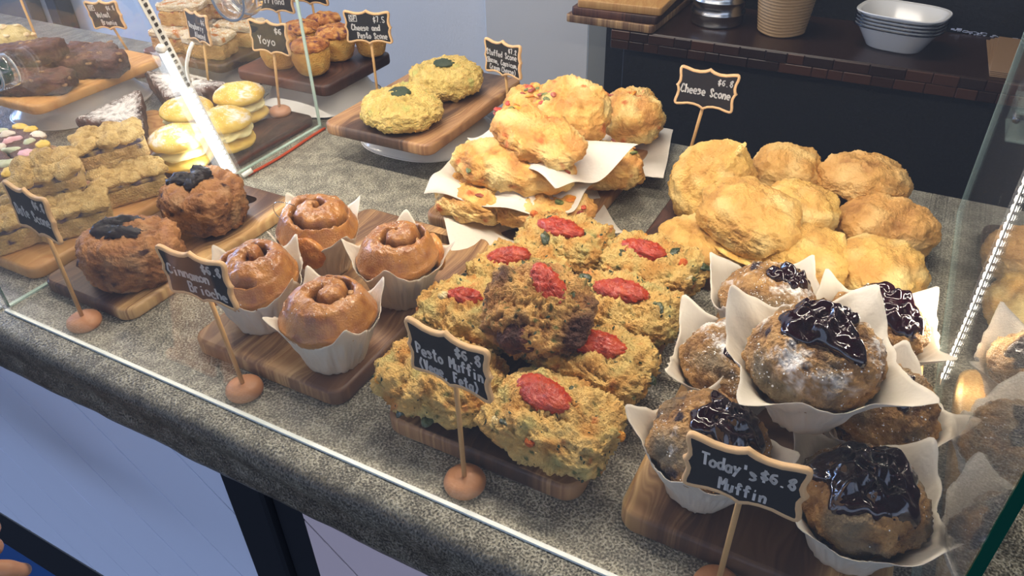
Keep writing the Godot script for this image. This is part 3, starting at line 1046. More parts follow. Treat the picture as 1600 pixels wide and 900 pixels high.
func concrete() -> void:
	var n := 1024
	var a := FastNoiseLite.new()
	a.frequency = 0.012
	a.fractal_octaves = 4
	var b := FastNoiseLite.new()
	b.noise_type = FastNoiseLite.TYPE_CELLULAR
	b.cellular_return_type = FastNoiseLite.RETURN_DISTANCE
	b.frequency = 0.042
	b.seed = 4
	b.fractal_type = FastNoiseLite.FRACTAL_NONE
	var c := FastNoiseLite.new()
	c.frequency = 0.11
	c.seed = 8
	c.fractal_octaves = 3
	var col := Image.create(n, n, false, Image.FORMAT_RGB8)
	var hei := Image.create(n, n, false, Image.FORMAT_RGB8)
	var sandy := srgb("9e9a86")
	var slate := srgb("64625a")
	var lime := srgb("ccc8b8")
	var pit := srgb("2b2a28")
	for y in n:
		for x in n:
			# the picture wraps round: blend the noise across the border
			var v := a.get_noise_2d(x, y)
			var d := b.get_noise_2d(x, y)
			var f := c.get_noise_2d(x, y)
			var k := slate.lerp(sandy, clampf(0.5 + v * 0.7 + f * 1.3, 0.0, 1.0))
			var ringy := exp(-pow((d + 0.55) / 0.055, 2.0)) * clampf(0.45 + v * 2.5, 0.0, 1.0)
			var speck := clampf((f - 0.22) * 4.0, 0.0, 1.0)
			k = k.lerp(lime, clampf(ringy * 0.95 + speck * 0.7, 0.0, 0.9))
			var hole := clampf((-f - 0.36) * 7.0, 0.0, 1.0)
			k = k.lerp(pit, hole * 0.75)
			col.set_pixel(x, y, k)
			var h := clampf(0.55 + f * 0.45 + ringy * 0.14 - hole * 0.5, 0.0, 1.0)
			hei.set_pixel(x, y, Color(h, h, h))
	var m := mat("concrete", Color.WHITE, 0.42)
	m.vertex_color_use_as_albedo = true
	m.albedo_texture = ImageTexture.create_from_image(col)
	m.uv1_triplanar = true
	m.uv1_world_triplanar = true
	m.uv1_scale = Vector3.ONE * 3.1
	m.heightmap_enabled = true
	m.heightmap_texture = ImageTexture.create_from_image(hei)
	m.heightmap_scale = 0.12


func _ready() -> void:
	# ------------------------------------------------------------ camera, sky, lamps, added fill lights, exposure
	var cam := Camera3D.new()
	cam.name = "camera"
	cam.fov = rad_to_deg(2.0 * atan(450.0 / 1188.83))
	cam.position = Vector3(0, TOP + 0.5, 0)
	cam.rotation_degrees = Vector3(-36.0265, 29.1112, -1.6279)
	cam.near = 0.02
	cam.far = 60.0
	add_child(cam)
	cam.current = true
	var env := Environment.new()
	env.background_mode = Environment.BG_SKY
	var sky := Sky.new()
	var sm := ProceduralSkyMaterial.new()
	sm.sky_top_color = srgb("90a6cc")
	sm.sky_horizon_color = srgb("bcc4d6")
	sm.ground_bottom_color = srgb("5c5c62")
	sm.ground_horizon_color = srgb("8c909a")
	sm.sky_energy_multiplier = 1.55
	sm.ground_energy_multiplier = 0.35
	sky.sky_material = sm
	env.sky = sky
	env.tonemap_mode = Environment.TONE_MAPPER_LINEAR
	env.tonemap_exposure = 1.0
	env.sdfgi_enabled = true
	env.ssao_enabled = true
	env.ssil_enabled = true
	var we := WorldEnvironment.new()
	we.name = "world_environment"
	we.environment = env
	add_child(we)
	area("case_top_light", Vector3(-0.36, 1.395, -0.60), Vector3(-90, 0, 0), Vector2(0.84, 0.012), srgb("fff1de"), 0.57)
	area("left_case_top_light", Vector3(-1.30, 1.395, -0.60), Vector3(-90, 0, 0), Vector2(0.84, 0.012), srgb("fff1de"), 0.45)
	area("right_strip_light", Vector3(0.082, 1.02, -0.618), Vector3(0, 90, 0), Vector2(0.006, 0.20), srgb("fff2dc"), 0.05)
	area("left_strip_light", Vector3(-0.800, 1.03, -0.632), Vector3(0, -90, 0), Vector2(0.006, 0.22), srgb("f6fbff"), 0.026)
	area("left_strip_back_light", Vector3(-0.835, 1.03, -0.632), Vector3(0, 90, 0), Vector2(0.006, 0.22), srgb("f6fbff"), 0.020)
	area("added_wall_fill", Vector3(-0.9, 2.55, -1.35), Vector3(-90, 0, 0), Vector2(1.2, 0.3), srgb("fff4e6"), 2.3)  # unseen fill added to brighten the back wall, no fixture built
	area("added_blue_fill", Vector3(-4.0, 1.5, -1.15), Vector3(0, -90, 0), Vector2(1.0, 1.3), srgb("9cc0fa"), 7.5)  # unseen blue fill added for the wall at left, no window built

	NS = FastNoiseLite.new()
	NS.frequency = 1.0
	NS.fractal_octaves = 3
	NR = FastNoiseLite.new()
	NR.seed = 5
	NR.frequency = 1.0
	NR.fractal_type = FastNoiseLite.FRACTAL_RIDGED
	NR.fractal_octaves = 2
	NR.domain_warp_enabled = true
	NR.domain_warp_amplitude = 1.2
	NR.domain_warp_frequency = 0.5
	NC = FastNoiseLite.new()
	NC.seed = 9
	NC.frequency = 1.0
	NC.noise_type = FastNoiseLite.TYPE_CELLULAR
	NC.fractal_type = FastNoiseLite.FRACTAL_NONE
	NC.cellular_return_type = FastNoiseLite.RETURN_DISTANCE
	NF = FastNoiseLite.new()
	NF.seed = 2
	NF.frequency = 1.0
	NF.fractal_type = FastNoiseLite.FRACTAL_NONE
	make_materials()
	M_bit = berry_bit()
	leaf_bit = blob({"nu": 8, "nv": 5, "rx": 0.5, "rz": 0.28, "rt": 0.1, "bend": 0.5})
	shred_bit = blob({"nu": 8, "nv": 6, "rx": 0.5, "rz": 0.09, "rt": 0.1, "bend": 0.4})
	room()
	counter()
	glass_case()
	bench()
	boards()
	signs()
	front_goods()
	back_goods()
	left_goods()
	odds()
	customer()


func area(called: String, at: Vector3, rot: Vector3, size: Vector2, color: Color, energy: float) -> void:
	var l := AreaLight3D.new()
	l.name = called
	l.position = at
	l.rotation_degrees = rot
	l.area_size = size
	l.light_color = color
	l.light_energy = energy
	l.shadow_enabled = true
	l.set("area_range", 12.0)
	l.set("area_attenuation", 2.0)
	add_child(l)


# ---------------------------------------------------------------- the room
func room() -> void:
	struct("floor", boxed(Vector3(-4.4, -0.1, -2.3), Vector3(2.2, 0.0, -0.33)), M.floor_concrete)
	struct("floor_outside", boxed(Vector3(-7.0, -0.1, -0.33), Vector3(5.0, -0.002, 7.0)), M.dark_paving)
	struct("ceiling_sky_blocker", boxed(Vector3(-6.0, 2.45, -0.1), Vector3(4.0, 2.5, 2.8)), M.dark_frame)  # unseen canopy added to keep high sky light off the goods
	struct("wall_back", boxed(Vector3(-4.4, 0, -2.15), Vector3(-1.12, 2.6, -1.95)), M.wall_paint)
	struct("wall_pillar", boxed(Vector3(-1.122, 0, -2.15), Vector3(-0.80, 2.6, -1.90), 0.004), M.pillar_paint)
	struct("trim_6", boxed(Vector3(-0.798, 0, -2.0), Vector3(-0.742, 2.6, -1.888), 0.003), M.grey_post)
	struct("wall_recess", boxed(Vector3(-0.74, 0, -2.15), Vector3(2.0, 2.6, -1.875)), M.black_paint)
	struct("wall_left", boxed(Vector3(-4.4, 0, -2.15), Vector3(-4.2, 2.6, -0.3)), M.blue_wall_paint)
	struct("wall_right", boxed(Vector3(2.0, 0, -2.15), Vector3(2.2, 2.6, -0.3)), M.black_paint)
	struct("ceiling", boxed(Vector3(-4.4, 2.6, -2.15), Vector3(2.2, 2.75, -0.1)), M.ceiling_paint)
	# the doorway at the far left of the back wall
	var d := struct("door_1", boxed(Vector3(-4.05, 0, -1.95), Vector3(-3.42, 2.1, -1.92), 0.004), M.grey_door)
	put("door_post", boxed(Vector3(-3.40, 0, -1.95), Vector3(-3.30, 2.2, -1.89), 0.006), M.grey_door, d)
	put("door_frame", boxed(Vector3(-3.16, 0, -1.95), Vector3(-3.09, 2.2, -1.88), 0.006), M.dark_frame, d)
	# flaked paint along the foot of the black wall
	var st := starting()
	var r := RandomNumberGenerator.new()
	r.seed = 21
	for k in 46:
		var x := 0.035 + 0.14 * r.randf()
		var z := -1.8745
		var y := 0.868 + 0.004 * r.randf() - 0.05 * (x - 0.035)
		var s := 0.0015 + 0.0045 * r.randf() * r.randf()
		add_box(st, Vector3(x, y, z), Vector3(x + s * 2.2, y + s, z + 0.0008))
	var fl := put("flaked_paint", done(st), M.panel_paint)
	tag(fl, "white flakes of bare plaster along the foot of the black wall behind the counter", "flakes", "", "stuff")


func plank_wall(called: String, x0: float, x1: float, y0: float, y1: float, z: float, material: Material) -> void:
	var w := struct(called, boxed(Vector3(x0, y0, z - 0.02), Vector3(x1, y1, z - 0.006)), M.dark_frame)
	var rect := PackedVector2Array([Vector2(x0, -y1), Vector2(x1, -y1), Vector2(x1, -y0), Vector2(x0, -y0)])
	var c := -3.0
	var step := 0.163
	var first := 0.0725 - 20.0 * step
	for k in 40:
		c = first + k * step
		var g := 0.0019
		# the boards run down to the right: x + y is constant along a joint
		var strip := PackedVector2Array()
		for e in [[-9.0, c + g], [9.0, c + g], [9.0, c + step - g], [-9.0, c + step - g]]:
			strip.append(Vector2(e[0], -(e[1] - e[0])))
		for poly in Geometry2D.intersect_polygons(rect, strip):
			var ar := 0.0
			for i in poly.size():
				var q: Vector2 = poly[(i + 1) % poly.size()]
				ar += poly[i].x * q.y - q.x * poly[i].y
			if absf(ar) < 0.0006: continue
			if ar < 0.0: poly.reverse()
			var o := put("plank", slab(poly, 0.008, 0.0005), material, w)
			o.transform = Transform3D(Basis(Vector3.RIGHT, Vector3.BACK, Vector3.DOWN), Vector3(0, 0, z - 0.006))


func counter() -> void:
	# the concrete slab, its long edge a little uneven
	var P := PackedVector3Array()
	var n := FastNoiseLite.new()
	n.frequency = 9.0
	n.fractal_octaves = 4
	var prof := [[-1.032, 0.0], [-1.035, -0.004], [-1.035, -0.062], [-0.3, -0.064], [-0.2875, -0.062], [-0.2845, -0.052], [-0.2855, -0.04], [-0.288, -0.033], [-0.2865, -0.026], [-0.2845, -0.014], [-0.288, -0.005], [-0.2935, -0.0012], [-0.3, 0.0], [-0.6, 0.0], [-1.032, 0.0]]
	var nx := 420
	for e in prof:
		for i in nx + 1:
			var x := -2.2 + 2.7 * i / nx
			var front: bool = e[0] > -0.299
			var z: float = e[0] + (0.0028 * n.get_noise_3d(x, e[1] * 3.0, 0.0) if front else 0.0)
			var y: float = e[1] + (0.0016 * n.get_noise_3d(x, e[0] * 9.0, 7.0) if front and e[1] < -0.003 else 0.0)
			P.append(Vector3(x, TOP + y, z))
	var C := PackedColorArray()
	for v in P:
		C.append(Color(1, 1, 1).lerp(Color(0.42, 0.37, 0.36), smoothstep(-0.2955, -0.2885, v.z) * clampf(0.9 + 0.5 * n.get_noise_3d(v.x * 2.0, v.y * 6.0, 3.0), 0.0, 1.0)))  # front face tinted darker: part rough-cast tone, part shade painted in
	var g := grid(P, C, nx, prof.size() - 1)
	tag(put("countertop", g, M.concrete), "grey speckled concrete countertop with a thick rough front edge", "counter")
	plank_wall("wall_front", -2.0, -0.508, 0.352, 0.838, -0.304, M.panel_paint)
	plank_wall("wall_front_right", -0.402, 0.4, 0.352, 0.838, -0.304, M.pink_panel_paint)
	struct("trim_1", boxed(Vector3(-0.508, 0.0, -0.36), Vector3(-0.452, 0.838, -0.30), 0.003), M.dark_frame)
	struct("trim_2", boxed(Vector3(-0.452, 0.0, -0.36), Vector3(-0.402, 0.838, -0.309), 0.003), M.dark_frame)
	struct("trim_3", boxed(Vector3(-2.0, 0.215, -0.36), Vector3(-0.508, 0.352, -0.301), 0.003), M.dark_frame)
	struct("trim_4", boxed(Vector3(-2.0, 0.17, -0.36), Vector3(-0.508, 0.2135, -0.315), 0.003), M.dark_frame)
	struct("trim_5", boxed(Vector3(-0.402, 0.2, -0.36), Vector3(0.4, 0.352, -0.301), 0.003), M.dark_frame)
	struct("baseboard_front", boxed(Vector3(-2.0, 0.0, -0.36), Vector3(-0.508, 0.17, -0.325), 0.002), M.blue_paint)


func glass_case() -> void:
	var f := thing("glass_sheet", "clear front pane of the glass case standing on the concrete counter", "glass")
	put("pane", boxed(Vector3(-0.8135, TOP + 0.0022, -0.3167), Vector3(0.0915, 1.385, -0.3153)), M.glass, f)
	put("edge_band", boxed(Vector3(-0.8135, TOP, -0.3180), Vector3(0.0915, TOP + 0.0022, -0.3142)), M.lit_edge_pale, f)  # pale strip paints the bright glow of the pane's bottom edge
	f = thing("glass_sheet", "front pane of the neighbouring glass case at the far left", "glass")
	put("pane", boxed(Vector3(-1.80, TOP + 0.0022, -0.3167), Vector3(-0.8225, 1.385, -0.3153)), M.glass, f)
	put("edge_band", boxed(Vector3(-1.80, TOP, -0.3175), Vector3(-0.8225, TOP + 0.0022, -0.3145)), M.lit_edge_pale, f)  # same painted edge glow under the neighbouring pane
	f = thing("glass_partition", "left glass partition beside the yellow biscuits, its back edge pale green", "glass")
	put("pane", boxed(Vector3(-0.8185, TOP + 0.002, -0.8515), Vector3(-0.8175, 1.385, -0.3225)), M.glass, f)
	put("back_edge", boxed(Vector3(-0.8205, TOP + 0.001, -0.8535), Vector3(-0.8155, 1.385, -0.8516)), M.glass_edge, f)
	put("bottom_edge", boxed(Vector3(-0.8205, TOP, -0.8535), Vector3(-0.8155, TOP + 0.002, -0.3225)), M.glass_edge, f)
	put("front_edge", boxed(Vector3(-0.8205, TOP + 0.001, -0.3224), Vector3(-0.8155, 1.385, -0.3208)), M.green_edge, f)
	f = thing("glass_partition", "right glass end panel that mirrors the blueberry muffins", "glass")
	put("pane", boxed(Vector3(0.0925, TOP + 0.002, -0.995), Vector3(0.0932, 1.385, -0.3165)), M.glass, f)
	put("back_edge", boxed(Vector3(0.0925, TOP + 0.001, -0.997), Vector3(0.0985, 1.385, -0.9951)), M.glass_edge, f)
	put("bottom_edge", boxed(Vector3(0.0925, TOP, -0.997), Vector3(0.0985, TOP + 0.002, -0.3165)), M.glass_edge, f)
	put("front_edge", boxed(Vector3(0.0925, TOP + 0.001, -0.3164), Vector3(0.0985, 1.385, -0.3145)), M.green_edge, f)
	# the lit strip on the right-hand panel
	var s := thing("led_light", "lit upright strip of tiny lamps on the right glass panel", "lamp", Vector3(0.0885, TOP, -0.618))
	put("tape", boxed(Vector3(0.0033, 0.022, -0.004), Vector3(0.0038, 0.24, 0.004)), M.circuit_white, s)
	for k in 27:
		var y := 0.028 + k * 0.0078
		put("diode", boxed(Vector3(0.0024, y, -0.0019), Vector3(0.0032, y + 0.0038, 0.0019), 0.0003), M.led_glow, s)
	put("cover", boxed(Vector3(0.0008, 0.02, -0.0055), Vector3(0.0014, 0.24, 0.0055)), M.acrylic, s)
	# the strip on the left-hand partition, leaning, its upper half dark
	s = thing("led_light", "leaning lamp strip on the left partition, lit at its lower end and dark above", "lamp", Vector3(-0.811, TOP, -0.664), Vector3(14.0, 0, 0))
	put("tape", boxed(Vector3(-0.0035, 0.004, -0.006), Vector3(-0.0025, 0.30, 0.006)), M.circuit_white, s)
	for k in 34:
		var y := 0.008 + k * 0.0084
		var lit := k < 17
		put("diode", boxed(Vector3(-0.0026, y, -0.0021), Vector3(-0.0008, y + 0.0046, 0.0021), 0.0004), M.led_glow_cold if lit else M.circuit_dark, s)
	put("cover", boxed(Vector3(0.002, 0.0, -0.008), Vector3(0.0035, 0.19, 0.008)), M.acrylic, s)
	s = thing("led_light", "bright frosted lamp bar in front of the leaning strip on the left partition", "lamp", Vector3(-0.810, TOP, -0.652), Vector3(14.0, 0, 0))
	put("bar", boxed(Vector3(-0.0035, 0.004, -0.004), Vector3(0.0035, 0.205, 0.004), 0.001), M.led_glow_cold, s)
	put("end_plug", blob({"nu": 20, "nv": 14, "rx": 0.006, "rt": 0.006, "ph": 3.0, "seed": 3, "disp": [[0.001, 2.0, "s"]]}), M.circuit_white, s, Vector3(0, 0.209, 0))
	var curl := []
	for k in 12:
		var a := k / 11.0
		curl.append(Vector3(0.004 + 0.012 * a * a, 0.155 + 0.045 * a, -0.012 - 0.022 * pow(a, 2.2)))
	put("peeling_tape", tube(curl, 0.0022, 6), M.circuit_white, s)
	var ct := thing("added_case_top", "unseen dark shelf added over both glass cases to block light from above", "shelf", Vector3(-0.85, 1.425, -0.62))  # opaque top added out of view, keeps overhead light off the jam
	put("shelf", boxed(Vector3(-0.95, -0.004, -0.30), Vector3(0.96, 0.018, 0.305), 0.002), M.dark_frame, ct)
	# the strips out of view along the top of both cases
	for x in [-0.36, -1.30]:
		var b := thing("led_light", "long lamp strip under the top of the glass case" if x > -1.0 else "long lamp strip under the top of the neighbouring case", "lamp", Vector3(x, 1.41, -0.60))
		put("housing", boxed(Vector3(-0.43, -0.008, -0.01), Vector3(0.43, 0.0, 0.01)), M.circuit_white, b)
		put("diffuser", boxed(Vector3(-0.42, -0.0105, -0.006), Vector3(0.42, -0.008, 0.006)), M.led_glow_cold, b)
	# cable, clamps, bolts
	var pts := []
	for k in 15:
		var a := k / 14.0
		pts.append(Vector3(-0.799 + 0.003 * sin(a * 5.0), TOP + 0.0024, lerpf(-0.672, -0.845, a)))
	tag(put("cable", tube(pts, 0.0022, 8), M.orange_wire), "thin orange cable along the foot of the left partition", "cable")
	tag(put("cable_end", tube([Vector3(-0.800, TOP + 0.004, -0.664), Vector3(-0.792, TOP + 0.010, -0.676)], 0.0036, 12), M.circuit_white), "short white cable sleeve at the foot of the leaning lamp strip", "cable")
	var br := thing("bracket", "clear acrylic bracket at the back of the right glass panel", "bracket", Vector3(0.0985, 1.072, -0.905))
	put("block", boxed(Vector3(0.001, -0.026, -0.028), Vector3(0.03, 0.026, 0.028), 0.003), M.acrylic, br)
	put("pin", tube([Vector3(0.004, 0.0, -0.03), Vector3(0.004, 0.0, 0.03)], 0.0035, 12), M.steel, br)
	put("clamp", boxed(Vector3(0.001, 0.006, -0.03), Vector3(0.032, 0.010, 0.03), 0.001), M.glass_edge, br)
	put("clamp", boxed(Vector3(0.001, -0.024, -0.03), Vector3(0.032, -0.021, 0.03), 0.001), M.glass_edge, br)
	for e in [["round clear bolt through the front pane above the brownies", Vector3(-0.605, 1.204, -0.3145)], ["round clear bolt through the front pane above the chalkboard signs", Vector3(-0.339, 1.288, -0.3145)]]:
		var bo := thing("glass_bolt", e[0], "bolt", e[1], Vector3(90, 0, 0), "bolts of the front pane")
		put("collar", lathe([[0.0095, 0.0], [0.0125, 0.0], [0.0125, 0.014], [0.0095, 0.014], [0.0095, 0.0]], 40), M.acrylic, bo)
		for y in [0.0008, 0.0135]:
			var ring := []
			for k in 32:
				ring.append(Vector3(0.0118 * cos(TAU * k / 32.0), y, 0.0118 * sin(TAU * k / 32.0)))
			put("ring", tube(ring, 0.0007, 8, true), M.enamel, bo)
		put("edge_band", lathe([[0.0078, 0.003], [0.0092, 0.003], [0.0092, 0.010], [0.0078, 0.010], [0.0078, 0.003]], 40), M.green_edge if e[1].x < -0.5 else M.acrylic, bo)


func bench() -> void:
	var b := thing("back_bench", "dark-stained wooden bench top against the black wall behind the counter", "bench")
	put("top", boxed(Vector3(-0.622, 0.824, -1.874), Vector3(0.9, 0.866, -1.606), 0.002), M.bench_top, b)
	var r := RandomNumberGenerator.new()
	r.seed = 8
	for row in 2:
		var x := -0.622
		while x < 0.5:
			var w := 0.028 + 0.04 * r.randf()
			var y := 0.8445 - 0.0205 * row
			put("stave", boxed(Vector3(x + 0.0005, y, -1.607), Vector3(x + w - 0.0005, y + 0.0195, -1.6035 + 0.001 * r.randf()), 0.0012), M["stave_%d" % (r.randi() % 3)], b)
			x += w
	put("cabinet", boxed(Vector3(-0.612, 0.0, -1.874), Vector3(0.9, 0.824, -1.66), 0.003), M.black_paint, b)
	# stacked cutting boards
	for k in 3:
		var w: String = ["acacia", "espresso", "honey"][k]
		var o := put("cutting_board", slab(rrect(0.21 - 0.008 * k, 0.30, 0.008, 5), 0.017, 0.002), M[w], null, Vector3(-0.628 + 0.004 * k, 0.8665 + 0.0175 * k, -1.755 - 0.004 * k), Vector3(0, -1.0 + 2.0 * k, 0))
		tag(o, ["pale wooden cutting board lowest in the stack on the back bench", "dark wooden cutting board in the middle of the stack on the back bench", "honey wooden cutting board topmost in the stack on the back bench"][k], "board", "cutting boards stacked on the back bench")
	var prof := [[0.0, 0.0], [0.054, 0.0], [0.057, 0.003]]
	for k in 5:
		prof.append_array([[0.057, 0.004 + k * 0.027], [0.057, 0.022 + k * 0.027], [0.0595, 0.0245 + k * 0.027], [0.0595, 0.0275 + k * 0.027]])
	prof.append_array([[0.056, 0.14], [0.0545, 0.139], [0.053, 0.006], [0.0, 0.006]])
	tag(put("steel_tin", lathe(prof, 64), M.steel, null, Vector3(-0.425, 0.866, -1.745)), "round ribbed steel tin on the back bench", "tin")
	prof = [[0.0, 0.0], [0.046, 0.0]]
	for k in 18:
		for j in 4:
			prof.append([0.048 + 0.0009 * k + 0.0022 * sin(PI * (j + 0.5) / 4.0), 0.001 + k * 0.0066 + j * 0.00165])
	prof.append_array([[0.063, 0.12], [0.060, 0.12], [0.045, 0.004], [0.0, 0.004]])
	tag(put("cord_pot", lathe(prof, 64, 1.0, 1.0, 2.0, 0.0012), M.kraft_cup, null, Vector3(-0.281, 0.8672, -1.735)), "tapered beige pot wound with cord on the back bench", "pot")
	var outer := [[0.0, 0.0], [0.05, 0.0], [0.06, 0.004], [0.086, 0.042], [0.0945, 0.0455], [0.0945, 0.0475], [0.085, 0.0455], [0.058, 0.0065], [0.048, 0.0025], [0.0, 0.0025]]
	for k in 5:
		var t := thing("enamel_dish", "white enamel pie dish with a dark rim in the middle of the nested stack" if k in [1, 2, 3] else ("white enamel pie dish lowest in the nested stack on the back bench" if k == 0 else "topmost white enamel pie dish of the nested stack on the back bench"), "dish", Vector3(-0.052, 0.866 + k * 0.0066, -1.725), Vector3(0, -12, 0), "nested enamel pie dishes")
		put("dish", lathe(outer, 64, 0.88, 0.66, 3.2), M.enamel, t)
		put("rim", lathe([[0.0925, 0.0448], [0.0955, 0.0448], [0.0965, 0.0462], [0.0955, 0.0478], [0.0935, 0.0478], [0.0925, 0.0448]], 64, 0.88, 0.66, 3.2), M.navy_enamel if k < 4 else M.enamel, t)
	for k in 4:
		var st := starting()
		add_box(st, Vector3(-0.055, 0, -0.11), Vector3(0.055, 0.0022, 0.11), 0.0006)
		var o := put("paper_bag", done(st), M.brown_paper, null, Vector3(0.172 + 0.003 * k, 0.8662 + 0.0026 * k, -1.735), Vector3(0, 3.0 - 2.0 * k, 0))
		tag(o, "flat brown paper bag inside the pile on the back bench" if k < 3 else "topmost flat brown paper bag of the pile on the back bench", "bag", "flat paper bags")
	tag(put("plastic_tub", lathe([[0.0, 0.0], [0.042, 0.0], [0.05, 0.06], [0.054, 0.062], [0.054, 0.065], [0.049, 0.064], [0.04, 0.002], [0.0, 0.002]], 40, 1.0, 1.0, 4.0), M.cloudy_plastic, null, Vector3(0.226, 0.8775, -1.78)), "cloudy plastic tub standing on the paper bags", "tub")


func boards() -> void:
	board("pale and brown striped board with a handle slot under the date scones", Vector2(-0.811, -0.632), Vector2(-0.668, -0.361), 0.0, 0.016, "sapwood_edge", slot(0.0, -0.105, 0.05, 0.018))
	board("brown wooden board with a handle slot under the cinnamon brioche", Vector2(-0.573, -0.652), Vector2(-0.385, -0.361), 0.0, 0.019, "acacia", slot(0.036, -0.122, 0.05, 0.016))
	board("dark board with pale edges under the pesto muffins", Vector2(-0.335, -0.665), Vector2(-0.148, -0.360), 0.0, 0.019, "walnut")
	board("honey-edged wooden board under the blueberry muffins", Vector2(-0.114, -0.655), Vector2(0.078, -0.358), 0.0, 0.021, "sapwood_edge")
	board("narrow brown board under the stuffed scones", Vector2(-0.50, -1.025), Vector2(-0.304, -0.672), 0.0, 0.016, "walnut")
	board("dark brown board under the cheese scones", Vector2(-0.236, -0.955), Vector2(0.066, -0.690), 0.0, 0.015, "espresso")
	board("brown board raised on a dish under the cheese and pesto scones", Vector2(-0.723, -1.028), Vector2(-0.541, -0.757), 0.045, 0.017, "walnut")
	board("red-brown board raised on a dish under the friands", Vector2(-0.995, -1.04), Vector2(-0.800, -0.862), 0.046, 0.018, "espresso")
	board("orange-brown board raised on a dish under the walnut brownies", Vector2(-1.37, -0.86), Vector2(-1.158, -0.615), 0.046, 0.016, "honey")
	board("red-brown board raised on a dish under the raspberry slices", Vector2(-1.23, -1.025), Vector2(-1.03, -0.868), 0.046, 0.015, "espresso")
	board("honey board with a handle slot under the blueberry crumble slices", Vector2(-1.015, -0.600), Vector2(-0.832, -0.366), 0.0, 0.016, "honey", slot(-0.045, -0.098, 0.05, 0.017))
	board("plain orange-brown board under the dusted brownie wedges", Vector2(-1.10, -0.765), Vector2(-0.98, -0.604), 0.0, 0.014, "honey")
	board("dark brown board under the yellow yoyo biscuits", Vector2(-0.976, -0.858), Vector2(-0.828, -0.604), 0.0, 0.014, "espresso")
	board("striped board with a handle slot under the rocky road", Vector2(-1.22, -0.600), Vector2(-1.022, -0.366), 0.0, 0.015, "acacia", slot(0.02, -0.098, 0.05, 0.018))
	var prof := [[0.0, 0.0465], [0.06, 0.0465], [0.068, 0.0425], [0.089, 0.005], [0.097, 0.0025], [0.097, 0.0008], [0.087, 0.0028], [0.066, 0.04], [0.058, 0.0435], [0.0, 0.0435]]
	for e in [["white enamel dish turned over beneath the cheese and pesto scones' board", Vector3(-0.645, TOP, -0.905), 0.98, 1.0, 2.6], ["white enamel dish with a dark rim turned over beneath the friand board", Vector3(-0.895, TOP, -0.953), 0.95, 0.92, 3.0], ["white oval dish turned over beneath the brownie board", Vector3(-1.255, TOP, -0.750), 1.0, 1.15, 2.4], ["white dish turned over beneath the raspberry slice board", Vector3(-1.12, TOP, -0.935), 0.9, 0.72, 3.0]]:
		var t := thing("enamel_dish", e[0], "dish", e[1])
		put("dish", lathe(prof, 72, e[2], e[3], e[4]), M.enamel, t)
		put("rim", lathe([[0.0945, 0.0004], [0.0975, 0.0004], [0.0985, 0.0016], [0.0975, 0.003], [0.0945, 0.0026], [0.0945, 0.0004]], 72, e[2], e[3], e[4]), M.navy_enamel if e[4] > 2.9 else M.enamel, t)


